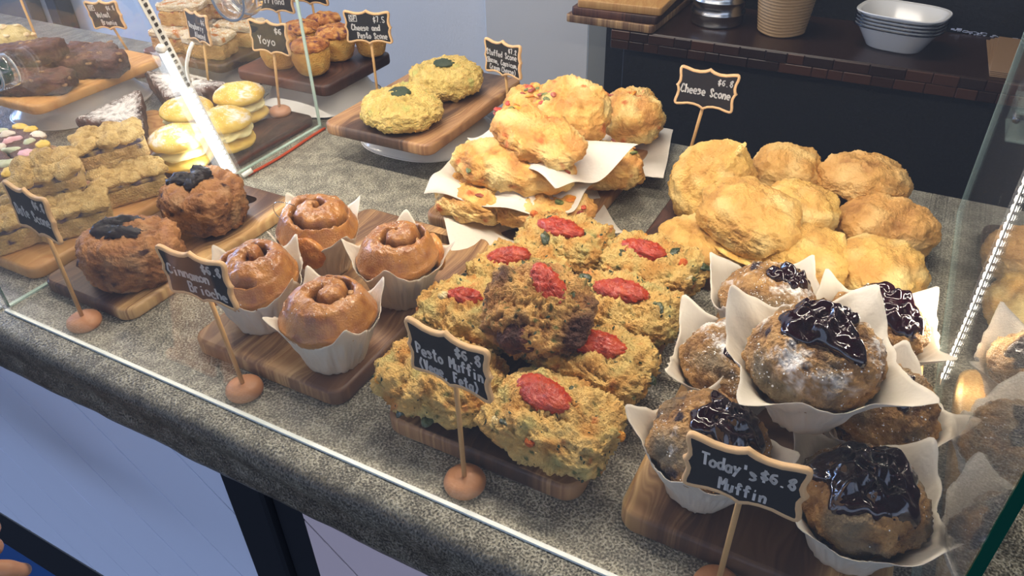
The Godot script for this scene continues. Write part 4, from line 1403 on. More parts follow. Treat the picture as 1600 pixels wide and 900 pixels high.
func signs() -> void:
	var z := 0.0
	sign_board("price_sign", "chalkboard sign on a stick reading Date Scone", Vector3(-0.712, TOP, -0.3395), Vector3(-0.711, 1.040, -0.3375), Vector3(-2.4, -5.3, 0), [["$6.8", 0.010, 0.0085, 0.0085, 0.020], ["Date Scone", -0.029, -0.0075, 0.011, 0.060]])
	sign_board("price_sign", "chalkboard sign on a stick reading Cinnamon Brioche", Vector3(-0.482, TOP, -0.3395), Vector3(-0.486, 1.038, -0.3315), Vector3(1.2, 3.8, -0.3), [["$6.8", 0.010, 0.0090, 0.0085, 0.021], ["Cinnamon", -0.030, -0.0020, 0.0095, 0.045], ["Brioche", -0.012, -0.0160, 0.0100, 0.042]])
	sign_board("price_sign", "chalkboard sign on a stick reading Pesto Muffin (Vege, Feta)", Vector3(-0.2385, TOP, -0.3395), Vector3(-0.239, 1.042, -0.3345), Vector3(1.4, -6.1, 0.4), [["$6.8", 0.008, 0.0085, 0.0090, 0.023], ["Pesto Muffin", -0.029, -0.0050, 0.0100, 0.061], ["(Vege, Feta)", -0.028, -0.0185, 0.0095, 0.055]])
	sign_board("price_sign", "chalkboard sign on a stick reading Today's Muffin", Vector3(-0.029, TOP, -0.3395), Vector3(-0.028, 1.031, -0.3345), Vector3(3.5, 1.0, 1.5), [["Today's", -0.026, 0.0020, 0.0105, 0.034], ["$6.8", 0.0095, 0.0040, 0.0095, 0.021], ["Muffin", -0.014, -0.0165, 0.0105, 0.030]])
	sign_board("price_sign", "chalkboard sign on a stick reading Cheese Scone", Vector3(-0.243, TOP, -0.925), Vector3(-0.224, 1.037, -0.915), Vector3(-4.8, 8.1, -4.0), [["$6.8", 0.012, 0.0080, 0.0075, 0.019], ["Cheese Scone", -0.031, -0.0070, 0.0100, 0.062]])
	sign_board("price_sign", "chalkboard sign on a stick reading Stuffed Scone (Bacon, Capsicum, Cream Cheese)", Vector3(-0.527, TOP, -0.955), Vector3(-0.530, 1.022, -0.945), Vector3(-2.6, -16.7, 2.3), [["$7.2", 0.013, 0.0105, 0.0060, 0.017], ["Stuffed Scone", -0.032, 0.0020, 0.0080, 0.062], ["(Bacon, Capsicum,", -0.033, -0.0085, 0.0070, 0.065], ["Cream Cheese)", -0.026, -0.0185, 0.0070, 0.054]])
	sign_board("price_sign", "chalkboard sign on a stick reading Cheese and Pesto Scone", Vector3(-0.760, TOP, -0.935), Vector3(-0.757, 1.043, -0.930), Vector3(1.0, 18.0, 0.3), [["GF", -0.027, 0.0100, 0.0065, 0.011, true], ["$7.5", 0.010, 0.0085, 0.0080, 0.019], ["Cheese and", -0.026, -0.0045, 0.0085, 0.046], ["Pesto Scone", -0.018, -0.0165, 0.0085, 0.048]])
	sign_board("price_sign", "chalkboard sign on a stick reading Yoyo", Vector3(-0.884, TOP + 0.014, -0.838), Vector3(-0.880, 1.036, -0.845), Vector3(-3.3, 2.5, 0.1), [["$6", 0.013, 0.0075, 0.0085, 0.014], ["Yoyo", -0.022, -0.0100, 0.0120, 0.034]])
	sign_board("price_sign", "chalkboard sign on a stick reading Raspberry Almond", Vector3(-1.055, TOP, -0.850), Vector3(-1.060, 1.022, -0.868), Vector3(-4.0, -15.4, 1.4), [["$6", 0.016, 0.0070, 0.0080, 0.012], ["Raspberry", -0.029, -0.0035, 0.0090, 0.050], ["Almond", -0.013, -0.0165, 0.0090, 0.036]])
	sign_board("price_sign", "chalkboard sign on a stick reading Walnut Brownie", Vector3(-1.275, TOP, -0.890), Vector3(-1.277, 1.019, -0.858), Vector3(2.5, 9.0, 4.5), [["GF", -0.028, 0.0100, 0.0065, 0.011, true], ["$6.8", 0.010, 0.0090, 0.0075, 0.019], ["Walnut", -0.018, -0.0030, 0.0085, 0.030], ["Brownie", -0.013, -0.0160, 0.0085, 0.034]])
	sign_board("price_sign", "chalkboard sign on a stick reading Friand, above the Yoyo sign", Vector3(-1.012, TOP, -1.005), Vector3(-1.010, 1.042, -1.000), Vector3(-1.4, 9.8, -1.0), [["$6.8", 0.010, 0.0075, 0.0085, 0.021], ["Friand", -0.020, -0.0100, 0.0105, 0.040]])
	sign_board("price_sign", "partly hidden chalkboard sign behind the Friand sign", Vector3(-0.978, TOP, -1.056), Vector3(-0.975, 1.047, -1.050), Vector3(-1.4, 9.8, -2.0), [["Salt", -0.002, 0.0035, 0.0095, 0.024], ["dio", 0.000, -0.0100, 0.0095, 0.022]])
	# the bare stick at the far left edge, its board out of the picture
	sign_board("price_sign", "chalkboard sign beside the pale cake at the far left, only its stick in view", Vector3(-1.385, TOP, -0.788), Vector3(-1.405, 1.105, -0.79), Vector3(0, 5, 8), [["$6", 0.010, 0.008, 0.008, 0.012]])


func front_goods() -> void:
	var b := TOP + 0.016
	date_scone("brown date scone with two dark date strips, nearest the glass", Vector3(-0.716, b, -0.420), Vector3(0, 20, 0), 3, 0.049, 0.058, [[-0.012, 0.0, -0.010, 0.030, 24, -6.0], [0.000, 0.001, 0.010, 0.026, 14, -8.0], [-0.022, 0.001, 0.002, 0.014, 70, -4.0]])
	date_scone("brown date scone with curled date strips, behind the nearest one", Vector3(-0.724, b, -0.535), Vector3(0, 10, 0), 8, 0.047, 0.060, [[-0.016, 0.003, 0.006, 0.020, 20, -10.0], [0.004, 0.005, 0.004, 0.018, 75, -14.0], [-0.004, 0.004, -0.012, 0.020, -30, -8.0]])
	b = TOP + 0.019
	brioche("cinnamon brioche roll in white paper, front right of the four", Vector3(-0.421, b, -0.405), Vector3.ZERO, 1, 0.0455, 12.0, 2.2)
	brioche("cinnamon brioche roll in white paper, back right of the four", Vector3(-0.420, b, -0.515), Vector3.ZERO, 2, 0.043, -20.0, 1.2)
	brioche("cinnamon brioche roll in white paper, partly behind the Cinnamon Brioche sign", Vector3(-0.524, b, -0.418), Vector3.ZERO, 3, 0.043, 40.0, 4.0)
	brioche("cinnamon brioche roll in white paper, back left with a wire loop", Vector3(-0.530, b, -0.520), Vector3.ZERO, 4, 0.044, 25.0, 5.4)
	pesto("pesto muffin with a wedge of roasted tomato, front right by its sign", Vector3(-0.186, b, -0.398), Vector3(0, -4, 0), 1, 0.054, 0.041, [-0.012, -0.002, -18, 0.0275], 0.027)
	pesto("craggy pesto muffin behind the Pesto Muffin sign", Vector3(-0.297, b, -0.400), Vector3(0, 3, 0), 2, 0.053, 0.042, [], 0.027)
	pesto("pesto muffin with a shiny tomato half, right column, second from the glass", Vector3(-0.186, b, -0.481), Vector3(0, 0, 0), 3, 0.053, 0.039, [0.002, 0.002, 6, 0.026], 0.025)
	pesto("pesto muffin with a small tomato, left column beside the brioche", Vector3(-0.318, b, -0.490), Vector3(0, 4, 0), 4, 0.050, 0.041, [-0.004, 0.006, 10, 0.017], 0.027)
	pesto("pesto muffin with a long tomato half, right column, third from the glass", Vector3(-0.190, b, -0.566), Vector3(0, 2, 0), 5, 0.053, 0.041, [-0.004, 0.004, 3, 0.026], 0.025)
	pesto("pesto muffin with a tomato half, back right by the cheese scones", Vector3(-0.192, b, -0.645), Vector3(0, -6, 0), 6, 0.053, 0.037, [-0.008, 0.004, -2, 0.0245], 0.023)
	pesto("pesto muffin with a tomato half, rearmost of the left column", Vector3(-0.292, b, -0.642), Vector3(0, 2, 0), 7, 0.050, 0.040, [0.0, 0.006, -3, 0.026], 0.027)
	pesto("pesto muffin with a tomato half, left column, second from the back", Vector3(-0.307, b, -0.567), Vector3(0, 0, 0), 8, 0.049, 0.039, [-0.012, 0.0, 30, 0.022], 0.025)
	pesto("dark burnt pesto muffin lying on top of the others", Vector3(-0.246, b + 0.043, -0.485), Vector3(20, 24, -6), 9, 0.047, 0.043, [0.006, -0.012, -58, 0.022], 0.026, 1.0, 2.6)
	b = TOP + 0.021
	muffin("blueberry muffin with a wide pool of jam, front right beside its sign", Vector3(0.044, b, -0.405), Vector3.ZERO, 2, 0.0425, 14.0, [-0.003, 0.003, 0.0325], 90)
	muffin("blueberry muffin half hidden behind the Today's Muffin sign", Vector3(-0.064, b, -0.408), Vector3.ZERO, 3, 0.0435, 50.0, [0.012, 0.0, 0.025], 260, 0.074)
	muffin("sugar-dusted blueberry muffin at the left edge of the pile", Vector3(-0.071, b, -0.504), Vector3.ZERO, 4, 0.0425, 8.0, [0.014, 0.002, 0.024], 700)
	muffin("sugar-dusted blueberry muffin at the back left of the pile", Vector3(-0.066, b, -0.602), Vector3.ZERO, 5, 0.0425, 22.0, [0.014, -0.006, 0.017], 500)
	muffin("blueberry muffin with dark red jam at the back right of the pile", Vector3(0.028, b, -0.603), Vector3.ZERO, 6, 0.0425, 10.0, [0.006, 0.002, 0.025], 320)
	muffin("blueberry muffin tucked low against the glass panel on the right", Vector3(0.043, b, -0.503), Vector3.ZERO, 7, 0.0415, 38.0, [0.0, 0.004, 0.02], 200)
	muffin("large blueberry muffin lying on top of the pile", Vector3(-0.009, TOP + 0.094, -0.450), Vector3(3, 0, 2), 1, 0.0455, 24.0, [0.004, -0.004, 0.026], 520, 0.084, 6.5)


func back_goods() -> void:
	var b := TOP + 0.015
	var s: Node3D
	cheese_scone("golden cheese scone on the board, front left of the pile", Vector3(-0.160, b, -0.725), Vector3(0, 20, 0), 3, 0.050, 0.046, 0.024, 0.022, 0.35)
	cheese_scone("yellow cheese scone at the front middle, just behind the muffin papers", Vector3(-0.052, b, -0.738), Vector3(0, 40, 0), 8, 0.052, 0.048, 0.030, 0.024, 0.1)
	cheese_scone("yellow cheese scone at the front right corner of the board", Vector3(0.020, b, -0.752), Vector3(0, -20, 0), 9, 0.045, 0.045, 0.028, 0.026, 0.15)
	cheese_scone("toasted cheese scone at the right edge of the board", Vector3(0.016, b, -0.850), Vector3(8, 10, 0), 7, 0.052, 0.043, 0.028, 0.024, 0.85)
	cheese_scone("toasted cheese scone perched at the back right of the pile", Vector3(-0.022, b + 0.028, -0.905), Vector3(-8, -12, 4), 5, 0.052, 0.045, 0.030, 0.016, 0.8)
	cheese_scone("smooth yellow cheese scone in the middle of the pile", Vector3(-0.078, b + 0.010, -0.822), Vector3(0, 0, 0), 6, 0.045, 0.045, 0.032, 0.022, 0.12)
	cheese_scone("short toasted cheese scone at the very back of the pile", Vector3(-0.110, b + 0.008, -0.912), Vector3(0, 30, 0), 4, 0.042, 0.042, 0.028, 0.030, 0.55)
	s = cheese_scone("pale cheese scone standing on edge against the pile at the left", Vector3(-0.178, b + 0.020, -0.850), Vector3(38, 8, 14), 1, 0.050, 0.053, 0.033, 0.026, 0.2)
	put("cheese_crust", blob({"nu": 30, "nv": 14, "rx": 0.012, "rz": 0.004, "rt": 0.002, "seed": 5, "disp": [[0.002, 2.0, "s"]], "pal": [lin("c89a48"), lin("e6c476"), lin("ecd58c")]}), M.scone, s, Vector3(0.034, 0.056, -0.030), Vector3(0, 30, 40))
	s = cheese_scone("large golden cheese scone on top at the front of the pile", Vector3(-0.119, b + 0.040, -0.742), Vector3(6, -14, -8), 2, 0.055, 0.047, 0.030, 0.020, 0.4)
	cheese_skirt(s, Vector3(0.012, 0.0015, 0.012), 0.046, 0.040, 4)
	# stuffed scones and their papers
	b = TOP + 0.016
	for e in [["white baking paper sheet lowest under the stuffed scones, its corners over the board", Vector3(-0.392, b + 0.0055, -0.738), Vector3(0.205, 0, 0.19), 40.0, 1, 0.012], ["white baking paper sheet under the rear stuffed scones", Vector3(-0.372, b + 0.0055, -0.930), Vector3(0.20, 0, 0.17), 14.0, 2, 0.010], ["white baking paper sheet between the lower and middle stuffed scones", Vector3(-0.396, b + 0.046, -0.726), Vector3(0.185, 0, 0.125), 4.0, 3, 0.016], ["white baking paper sheet under the stuffed scones at the top of the pile", Vector3(-0.372, b + 0.076, -0.775), Vector3(0.17, 0, 0.13), -24.0, 4, 0.018]]:
		tag(put("baking_paper", sheet(e[2].x, e[2].z, e[4], e[5]), M.baking_paper, null, e[1], Vector3(0, e[3], 0)), e[0], "paper", "sheets of baking paper")
	b += 0.008
	stuffed("golden stuffed scone at the front left corner of the paper", Vector3(-0.436, b, -0.694), Vector3(0, -12, 0), 1, 0.050, 0.040, 0.021, 0.018, [])
	stuffed("golden stuffed scone showing a piece of bacon, front right corner", Vector3(-0.346, b, -0.708), Vector3(0, 8, 0), 2, 0.060, 0.040, 0.022, 0.018, [0.03, 0.012, 0.01, 4, 0.02])
	stuffed("yellow stuffed scone at the right edge of the board, middle", Vector3(-0.320, b, -0.838), Vector3(0, 25, 0), 3, 0.047, 0.042, 0.024, 0.020, [0.02, 0.012, -0.01, 3, 0.025])
	stuffed("domed stuffed scone at the rear right of the board", Vector3(-0.338, b + 0.006, -0.975), Vector3(0, -60, -8), 4, 0.048, 0.042, 0.036, 0.028, [-0.02, 0.01, 0.02, 3, 0.03])
	stuffed("broad yellow stuffed scone in the middle layer at the front", Vector3(-0.398, b + 0.039, -0.726), Vector3(3, 6, -3), 5, 0.077, 0.042, 0.026, 0.018, [])
	stuffed("flat golden stuffed scone lying across the middle layer", Vector3(-0.376, b + 0.077, -0.746), Vector3(10, -14, -8), 6, 0.062, 0.037, 0.020, 0.016, [-0.04, 0.01, 0.0, 5, 0.026])
	stuffed("rolled stuffed scone with bacon and capsicum showing, topmost of the pile", Vector3(-0.374, b + 0.060, -0.845), Vector3(24, -18, -4), 7, 0.052, 0.052, 0.034, 0.026, [-0.034, 0.016, 0.014, 14, 0.03])
	stuffed("stuffed scone with a red and orange filling, left rear of the pile", Vector3(-0.438, b + 0.044, -0.868), Vector3(8, 12, 4), 8, 0.045, 0.045, 0.030, 0.020, [0.0, 0.02, 0.02, 18, 0.036])
	b = TOP + 0.0625
	pesto_scone("round cheese scone with a green pesto spot, nearer the front", Vector3(-0.617, b, -0.808), Vector3(0, 0, 0), 1)
	pesto_scone("round cheese scone with a green pesto spot, behind the nearer one", Vector3(-0.622, b, -0.930), Vector3(0, 120, 0), 2)


func left_goods() -> void:
	var b := TOP + 0.0645
	friand("friand nearest the front of its board", Vector3(-0.857, b, -0.902), Vector3.ZERO, 1, 0.0305)
	friand("friand second from the front beside the glass edge", Vector3(-0.862, b, -0.972), Vector3.ZERO, 2, 0.030)
	friand("friand at the left behind the Yoyo sign", Vector3(-0.925, b, -0.902), Vector3.ZERO, 3, 0.030)
	friand("friand with a cracked top in the middle of the board", Vector3(-0.930, b, -0.966), Vector3.ZERO, 4, 0.030)
	friand("friand at the back left of the board", Vector3(-0.925, b, -1.018), Vector3.ZERO, 5, 0.029)
	friand("friand at the far right corner of its board", Vector3(-0.822, b, -1.012), Vector3.ZERO, 6, 0.027)
	b = TOP + 0.0145
	yoyo("yellow yoyo biscuit sandwich nearest the partition, front right", Vector3(-0.866, b, -0.712), Vector3(0, 0, 0), 1, 0.0385)
	yoyo("yellow yoyo biscuit sandwich at the back right", Vector3(-0.919, b, -0.795), Vector3(0, 50, 0), 2, 0.039)
	yoyo("yellow yoyo biscuit sandwich at the back left behind the lamp strip", Vector3(-0.948, b, -0.716), Vector3(0, 90, 0), 3, 0.039)
	yoyo("yellow yoyo biscuit sandwich at the front left behind the lamp strip", Vector3(-0.880, b, -0.638), Vector3(0, 140, 0), 4, 0.040)
	b = TOP + 0.0165
	crumble("blueberry crumble slice lying on the board, front right", Vector3(-0.868, b, -0.455), Vector3(0, 58, 0), 1, Vector3(0.085, 0.040, 0.052))
	crumble("blueberry crumble slice lying on the board, rear right", Vector3(-0.876, b, -0.545), Vector3(0, 62, 0), 2, Vector3(0.088, 0.038, 0.055))
	crumble("blueberry crumble slice behind the Date Scone sign", Vector3(-0.905, b, -0.403), Vector3(0, 70, 0), 3, Vector3(0.080, 0.042, 0.050))
	crumble("blueberry crumble slice at the left of the board", Vector3(-0.955, b, -0.470), Vector3(0, 64, 0), 6, Vector3(0.085, 0.038, 0.055))
	crumble("blueberry crumble slice tipped up on top, left", Vector3(-0.922, b + 0.034, -0.475), Vector3(16, 52, 6), 4, Vector3(0.078, 0.042, 0.052))
	crumble("blueberry crumble slice lying on top, rear", Vector3(-0.922, b + 0.034, -0.568), Vector3(6, 58, 4), 5, Vector3(0.085, 0.040, 0.050))
	# rocky road
	b = TOP + 0.0155
	var choc := [lin("2f1a13"), lin("5b392b"), lin("74503e")]
	for e in [["long rocky road slab with pink and green marshmallow, rear", Vector3(-1.090, b, -0.545), 1], ["long rocky road slab with marshmallow, in front of the rear one", Vector3(-1.075, b, -0.485), 2], ["rocky road slab at the left edge behind the Date Scone sign", Vector3(-1.060, b, -0.425), 3]]:
		var m := slice_mesh(Vector3(0.14, 0.034, 0.050), e[2], choc, [[0.0016, 0.6, "s"], [0.001, 1.8, "c"]], [[lin("a08a68"), 1.4, 0.7]], 64, 40)
		var t := simple_slice("rocky_road_slab", e[0], "slice", "rocky road slabs", e[1], Vector3(0, -20, 0), m, "chocolate", M.chocolate, 0.034)
		bits_on(t, m, 0.034, "marshmallow", [[lin("d89aa4"), lin("e4b0b6"), lin("ecc4c6")], [lin("b4c09a"), lin("c8d0b0"), lin("d6dcc2")], [lin("d8b040"), lin("e6c458"), lin("ecd078")], [lin("dcd2c0"), lin("e8e0d0"), lin("f0e8da")]], M.biscuit, 11, e[2] * 7, 0.0105, 0.6)
	for e in [["pale crumbly slice at the far left edge by the board slot", Vector3(-1.225, b, -0.545), 4], ["pale crumbly slice at the far left edge, in front", Vector3(-1.235, b, -0.455), 5]]:
		simple_slice("oat_slice", e[0], "slice", "oat slices at the far left", e[1], Vector3(0, -20, 0), slice_mesh(Vector3(0.08, 0.042, 0.05), e[2], [lin("9a7a4a"), lin("c8ab78"), lin("dcc496")], [[0.003, 0.6, "s"], [0.002, 1.6, "c"]], [], 56, 36), "cake", M.crumb, 0.042)
	# walnut brownies
	b = TOP + 0.0625
	var brown := [lin("22130f"), lin("43281f"), lin("6a473b")]
	for e in [["long walnut brownie lying across the left of its board", Vector3(-1.265, b + 0.026, -0.700), Vector3(0, 28, 6), Vector3(0.112, 0.030, 0.048), 1], ["walnut brownie at the front left corner of the board", Vector3(-1.215, b, -0.662), Vector3(0, 28, 0), Vector3(0.115, 0.028, 0.055), 2], ["walnut brownie at the back of the board", Vector3(-1.245, b, -0.780), Vector3(0, 24, 0), Vector3(0.095, 0.030, 0.05), 3], ["walnut brownie at the right with pieces of walnut in its cut side", Vector3(-1.190, b, -0.752), Vector3(0, 26, 0), Vector3(0.10, 0.034, 0.052), 4], ["walnut brownie hidden under the long one", Vector3(-1.30, b, -0.715), Vector3(0, 28, 0), Vector3(0.10, 0.026, 0.05), 5]]:
		var sz: Vector3 = e[3]
		var m := slice_mesh(sz, e[4] + 20, brown, [[0.004, 0.5, "s"], [0.0032, 1.5, "c"], [0.0014, 3.0, "c"]], [], 84, 52, 0.3)
		var t := simple_slice("walnut_brownie", e[0], "brownie", "walnut brownies", e[1], e[2], m, "cake", M.chocolate, sz.y)
		bits_on(t, m, sz.y, "walnut", [[lin("6e4e34"), lin("94704c"), lin("b4926a")]], M.crumb, 9, e[4] * 5, 0.0048, -0.4)
	# dusted wedges
	for e in [["chocolate brownie wedge thickly dusted with icing sugar, in front", Vector3(-1.058, TOP + 0.0145, -0.680), 0.0, 1], ["chocolate brownie wedge dusted with icing sugar, behind the front one", Vector3(-1.068, TOP + 0.0145, -0.805), 0.0, 2]]:
		var t := thing("brownie_wedge", e[0], "brownie", e[1], Vector3(0, e[2], 0), "dusted brownie wedges")
		var P := PackedVector3Array()
		var C := PackedColorArray()
		var corner := ([Vector2(-0.038, 0.047), Vector2(0.088, 0.027), Vector2(-0.048, -0.081)] if e[3] == 1 else [Vector2(-0.105, -0.020), Vector2(0.035, 0.055), Vector2(0.078, -0.035)])
		var per := PackedVector2Array()
		for k in 3:
			for i in 24:
				per.append((corner[k] as Vector2).lerp(corner[(k + 1) % 3], i / 24.0))
		for row in 33:
			var f := 0.0
			var y := 0.0
			if row < 10: f = row / 9.5; y = 0.0
			elif row < 18: f = 1.0; y = 0.034 * (row - 9.5) / 8.5
			else: f = 1.0 - (row - 17.5) / 14.5; y = 0.034
			if row == 0 or row == 32: f = 0.0
			for i in 73:
				var q := per[i % 72] * f
				var v := Vector3(q.x, y, q.y)
				var nn := NS.get_noise_3dv(v * 55.0 + Vector3(e[3] * 9.0, 0, 0))
				v += Vector3(q.x, 0, q.y).normalized() * 0.003 * nn + Vector3(0, 0.0022 * nn if row >= 17 else 0.0, 0)
				P.append(v)
				var cc := (brown[0] as Color).lerp(brown[2], clampf(0.5 + nn, 0.0, 1.0))
				if row >= 17:
					cc = cc.lerp(Color(0.86, 0.84, 0.82), clampf(0.95 - 1.1 * pow(f, 3.0) + 0.9 * NS.get_noise_3dv(v * 130.0) + 0.5 * nn, 0.0, 1.0))
				C.append(cc)
		var m := grid(P, C, 72, 32)
		put("cake", m, M.chocolate, t)
		sprinkle("icing_sugar", m, M_bit, M.sugar, t, 700, e[3], 0.0006, 0.0020, 0.7, 0.0)
	# raspberry slices
	b = TOP + 0.0615
	var gold := [lin("9a6a30"), lin("c89a58"), lin("d8b478")]
	for e in [[Vector3(-1.165, b, -0.905), 0.0, 1, "at the front left of the board"], [Vector3(-1.085, b, -0.905), 0.0, 2, "at the front right, under the Raspberry sign"], [Vector3(-1.175, b, -0.972), 0.0, 3, "at the back left of the board"], [Vector3(-1.085, b, -0.978), 0.0, 4, "at the back right of the board"], [Vector3(-1.165, b + 0.037, -0.935), 8.0, 5, "on top at the left"], [Vector3(-1.120, b + 0.038, -1.000), 14.0, 6, "topmost at the back"]]:
		var t := thing("raspberry_slice", "golden raspberry slice with a pale sugared top, " + e[3], "slice", e[0], Vector3(0, 12.0 + e[1], 0), "raspberry slices")
		put("cake", slice_mesh(Vector3(0.078, 0.028, 0.056), e[2] + 40, gold, [[0.003, 0.5, "s"], [0.0022, 1.5, "c"]], [[lin("a03a30"), 0.8, 0.72]], 56, 34), M.crumb, t, Vector3(0, 0.014, 0))
		var top := slice_mesh(Vector3(0.080, 0.012, 0.058), e[2] + 60, [lin("b89a70"), lin("dccaa8"), lin("ebe2d2")], [[0.003, 0.5, "s"], [0.002, 1.5, "c"]], [[lin("c87a2c"), 0.5, 0.5]], 56, 24)
		put("topping", top, M.crumb, t, Vector3(0, 0.032, 0))
		sprinkle("icing_sugar", top, M_bit, M.sugar, t, 260, e[2], 0.0008, 0.0024, 0.6, 0.0)
		(t.get_child(t.get_child_count() - 1) as Node3D).position.y = 0.032
	# the pale almond cake at the very edge
	var al := thing("almond_cake", "pale cake with flaked almonds cut off by the left edge", "cake", Vector3(-1.375, TOP + 0.0625, -0.735), Vector3.ZERO)
	var am := blob({"nu": 64, "nv": 40, "rx": 0.040, "rt": 0.032, "rb": 0.026, "pt": 2.4, "pb": 3.4, "seed": 4, "disp": [[0.004, 0.4, "s"], [0.002, 1.6, "c"]], "pal": [lin("b09a5c"), lin("d8c68c"), lin("e2d4a4")]})
	put("cake", am, M.crumb, al, Vector3(0, 0.026, 0))
	bits_on(al, am, 0.052, "almond_flake", [[lin("c8ac80"), lin("e0caa2"), lin("ecdcc0")]], M.biscuit, 14, 5, 0.006, 0.2)


func odds() -> void:
	# the loop of wire standing in the back left brioche
	var pts := []
	for k in 28:
		var a := TAU * k / 28.0
		pts.append(Vector3(0.0125 * cos(a), 0.0125 + 0.0125 * sin(a), 0.002 * sin(a * 2.0)))
	tag(put("wire_loop", tube(pts, 0.0005, 6, true), M.steel, null, Vector3(-0.548, TOP + 0.087, -0.505), Vector3(14, 28, 24)), "thin wire loop standing in the back left brioche", "wire")


# ---------------------------------------------------------------- a customer's hand at the lower left corner
# bones: [from, to, radius from, radius to] in metres; joined by a smooth minimum and meshed by surface nets
func flesh(bones: Array, lo: Vector3, hi: Vector3, cell: float) -> ArrayMesh:
	var nx := int((hi.x - lo.x) / cell) + 1
	var ny := int((hi.y - lo.y) / cell) + 1
	var nz := int((hi.z - lo.z) / cell) + 1
	var F := PackedFloat32Array()
	F.resize(nx * ny * nz)
	F.fill(0.03)
	var k := 0.004
	for b in bones:
		var a: Vector3 = b[0]
		var e: Vector3 = b[1]
		var r := maxf(b[2], b[3]) + 0.012
		var l := (a.min(e) - Vector3.ONE * r - lo) / cell
		var h := (a.max(e) + Vector3.ONE * r - lo) / cell
		var ab := e - a
		var q := maxf(ab.length_squared(), 1e-9)
		for z in range(maxi(0, int(l.z)), mini(nz, int(h.z) + 2)):
			for y in range(maxi(0, int(l.y)), mini(ny, int(h.y) + 2)):
				for x in range(maxi(0, int(l.x)), mini(nx, int(h.x) + 2)):
					var p := lo + Vector3(x, y, z) * cell
					var t := clampf((p - a).dot(ab) / q, 0.0, 1.0)
					var d := p.distance_to(a + ab * t) - lerpf(b[2], b[3], t)
					var i := (z * ny + y) * nx + x
					var f := F[i]
					var g := maxf(k - absf(f - d), 0.0) / k
					F[i] = minf(f, d) - g * g * k * 0.25
	var at := {}
	var V := PackedVector3Array()
	for z in nz - 1:
		for y in ny - 1:
			for x in nx - 1:
				var i := (z * ny + y) * nx + x
				var s := 0
				var m := Vector3.ZERO
				var n := 0
				var c := [F[i], F[i + 1], F[i + nx], F[i + nx + 1], F[i + nx * ny], F[i + nx * ny + 1], F[i + nx * ny + nx], F[i + nx * ny + nx + 1]]
				for j in 8:
					if c[j] < 0.0: s += 1
				if s == 0 or s == 8: continue
				for j in 8:
					for ax in 3:
						var o := j | (1 << ax)
						if o == j or (c[j] < 0.0) == (c[o] < 0.0): continue
						var t: float = c[j] / (c[j] - c[o])
						var v := Vector3(j & 1, (j >> 1) & 1, j >> 2)
						v[ax] = t
						m += v
						n += 1
				at[i] = V.size()
				V.append(lo + (Vector3(x, y, z) + m / n) * cell)
	var st := SurfaceTool.new()
	st.begin(Mesh.PRIMITIVE_TRIANGLES)
	st.set_smooth_group(0)
	var step := [1, nx, nx * ny]
	for z in range(1, nz - 1):
		for y in range(1, ny - 1):
			for x in range(1, nx - 1):
				var i := (z * ny + y) * nx + x
				for ax in 3:
					var o: int = i + step[ax]
					if (F[i] < 0.0) == (F[o] < 0.0): continue
					var u: int = step[(ax + 1) % 3]
					var w: int = step[(ax + 2) % 3]
					var q := [i, i - u, i - u - w, i - w]
					if not (at.has(q[0]) and at.has(q[1]) and at.has(q[2]) and at.has(q[3])): continue
					if F[i] < 0.0:
						q.reverse()
					for e in [0, 1, 2, 0, 2, 3]:
						st.add_vertex(V[at[q[e]]])
	st.generate_normals()
	return st.commit()


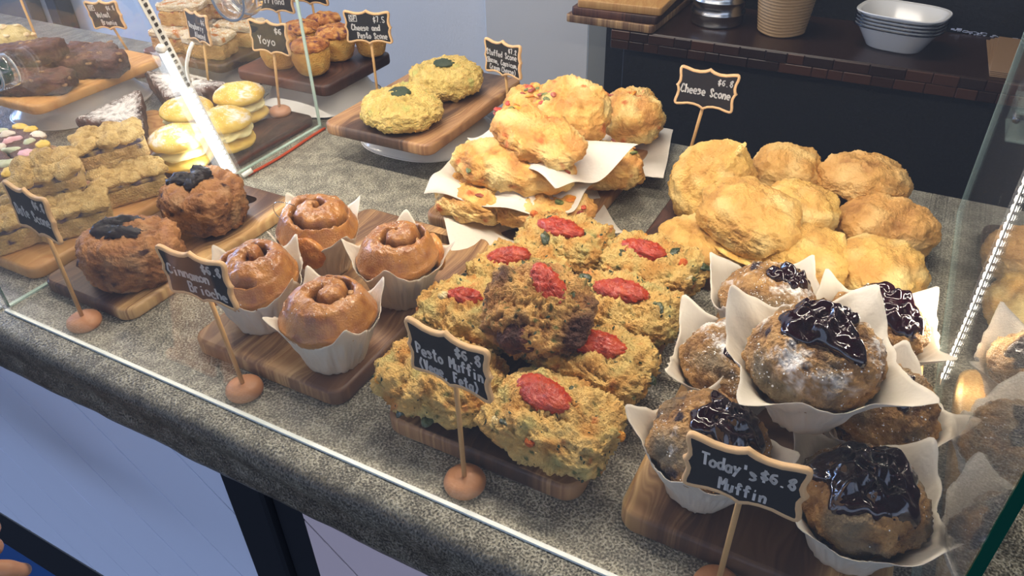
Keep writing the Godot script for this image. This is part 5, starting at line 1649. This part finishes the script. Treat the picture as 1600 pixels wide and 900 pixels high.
func customer() -> void:
	var t := Node3D.new()
	t.name = numbered("person")
	add_child(t)
	tag(t, "bare hand hanging before the counter, only a fingertip in view at lower left", "person")
	var tip := Vector3(-0.684, 0.700, -0.170)
	var knuckle := Vector3(-1.0, 0.90, 0.10)
	var x := (tip - knuckle).normalized()
	var n := (Vector3(0, 1.4, 0) - tip).normalized()
	var z := x.cross(n).normalized() * -1.0
	var y := z.cross(x).normalized()
	if y.dot(n) < 0.0:
		y = -y
	t.transform = Transform3D(Basis(x, y, x.cross(y)), tip)
	var s := 1.0 if x.cross(y).dot(Vector3(0.88, 0.4, 0.0)) > 0.0 else -1.0
	var b := []
	var zi := [0.0, -0.020, -0.039, -0.056]
	var base := [-0.086, -0.083, -0.087, -0.096]
	var wrist := Vector3(-0.182, -0.004, -0.026 * s)
	for k in 4:
		var kn := Vector3(base[k], 0.002, zi[k] * s)
		b.append([wrist + Vector3(0, 0, (0.012 - 0.009 * k) * s), kn, 0.017, 0.0125 - 0.001 * k])
		var r: float = [0.0098, 0.0098, 0.0092, 0.008][k]
		var ln: float = [1.0, 1.08, 1.0, 0.8][k]
		if k == 0:
			b.append([kn, kn + Vector3(0.042, 0.003, 0), 0.0112, 0.0098])
			b.append([kn + Vector3(0.042, 0.003, 0), kn + Vector3(0.065, 0.001, 0), 0.0098, 0.0088])
			b.append([kn + Vector3(0.065, 0.001, 0), kn + Vector3(0.080, -0.004, 0), 0.0088, 0.0074])
		else:
			var p1 := kn + Vector3(0.038, -0.016, 0) * ln
			var p2 := p1 + Vector3(-0.006, -0.025, 0) * ln
			var p3 := p2 + Vector3(-0.018, -0.004, 0) * ln
			b.append([kn, p1, r * 1.12, r])
			b.append([p1, p2, r, r * 0.92])
			b.append([p2, p3, r * 0.92, r * 0.8])
	var t0 := wrist + Vector3(0.022, -0.008, 0.022 * s)
	b.append([t0, t0 + Vector3(0.030, -0.014, 0.020 * s), 0.0150, 0.0125])
	b.append([t0 + Vector3(0.030, -0.014, 0.020 * s), t0 + Vector3(0.062, -0.024, 0.018 * s), 0.0120, 0.0100])
	b.append([t0 + Vector3(0.062, -0.024, 0.018 * s), t0 + Vector3(0.084, -0.030, 0.010 * s), 0.0100, 0.0080])
	b.append([wrist, wrist + Vector3(-0.07, 0.0, 0.0), 0.0235, 0.027])
	b.append([wrist + Vector3(-0.07, 0, 0), wrist + Vector3(-0.13, 0.0, 0.0), 0.027, 0.031])
	put("body", flesh(b, Vector3(-0.345, -0.085, -0.095), Vector3(0.02, 0.045, 0.085), 0.0034), M.skin, t)
	put("fingernail", blob({"nu": 20, "nv": 12, "rx": 0.0062, "rz": 0.0048, "rt": 0.0012, "ph": 2.6}), M.nail, t, Vector3(-0.009, 0.0048, 0.0), Vector3(0, 0, -20))
	put("sleeve", tube([wrist + Vector3(-0.095, 0, 0), wrist + Vector3(-0.14, 0.001, 0), wrist + Vector3(-0.30, -0.002, 0)], 0.037, 28, false, 1.35), M.cloth, t)
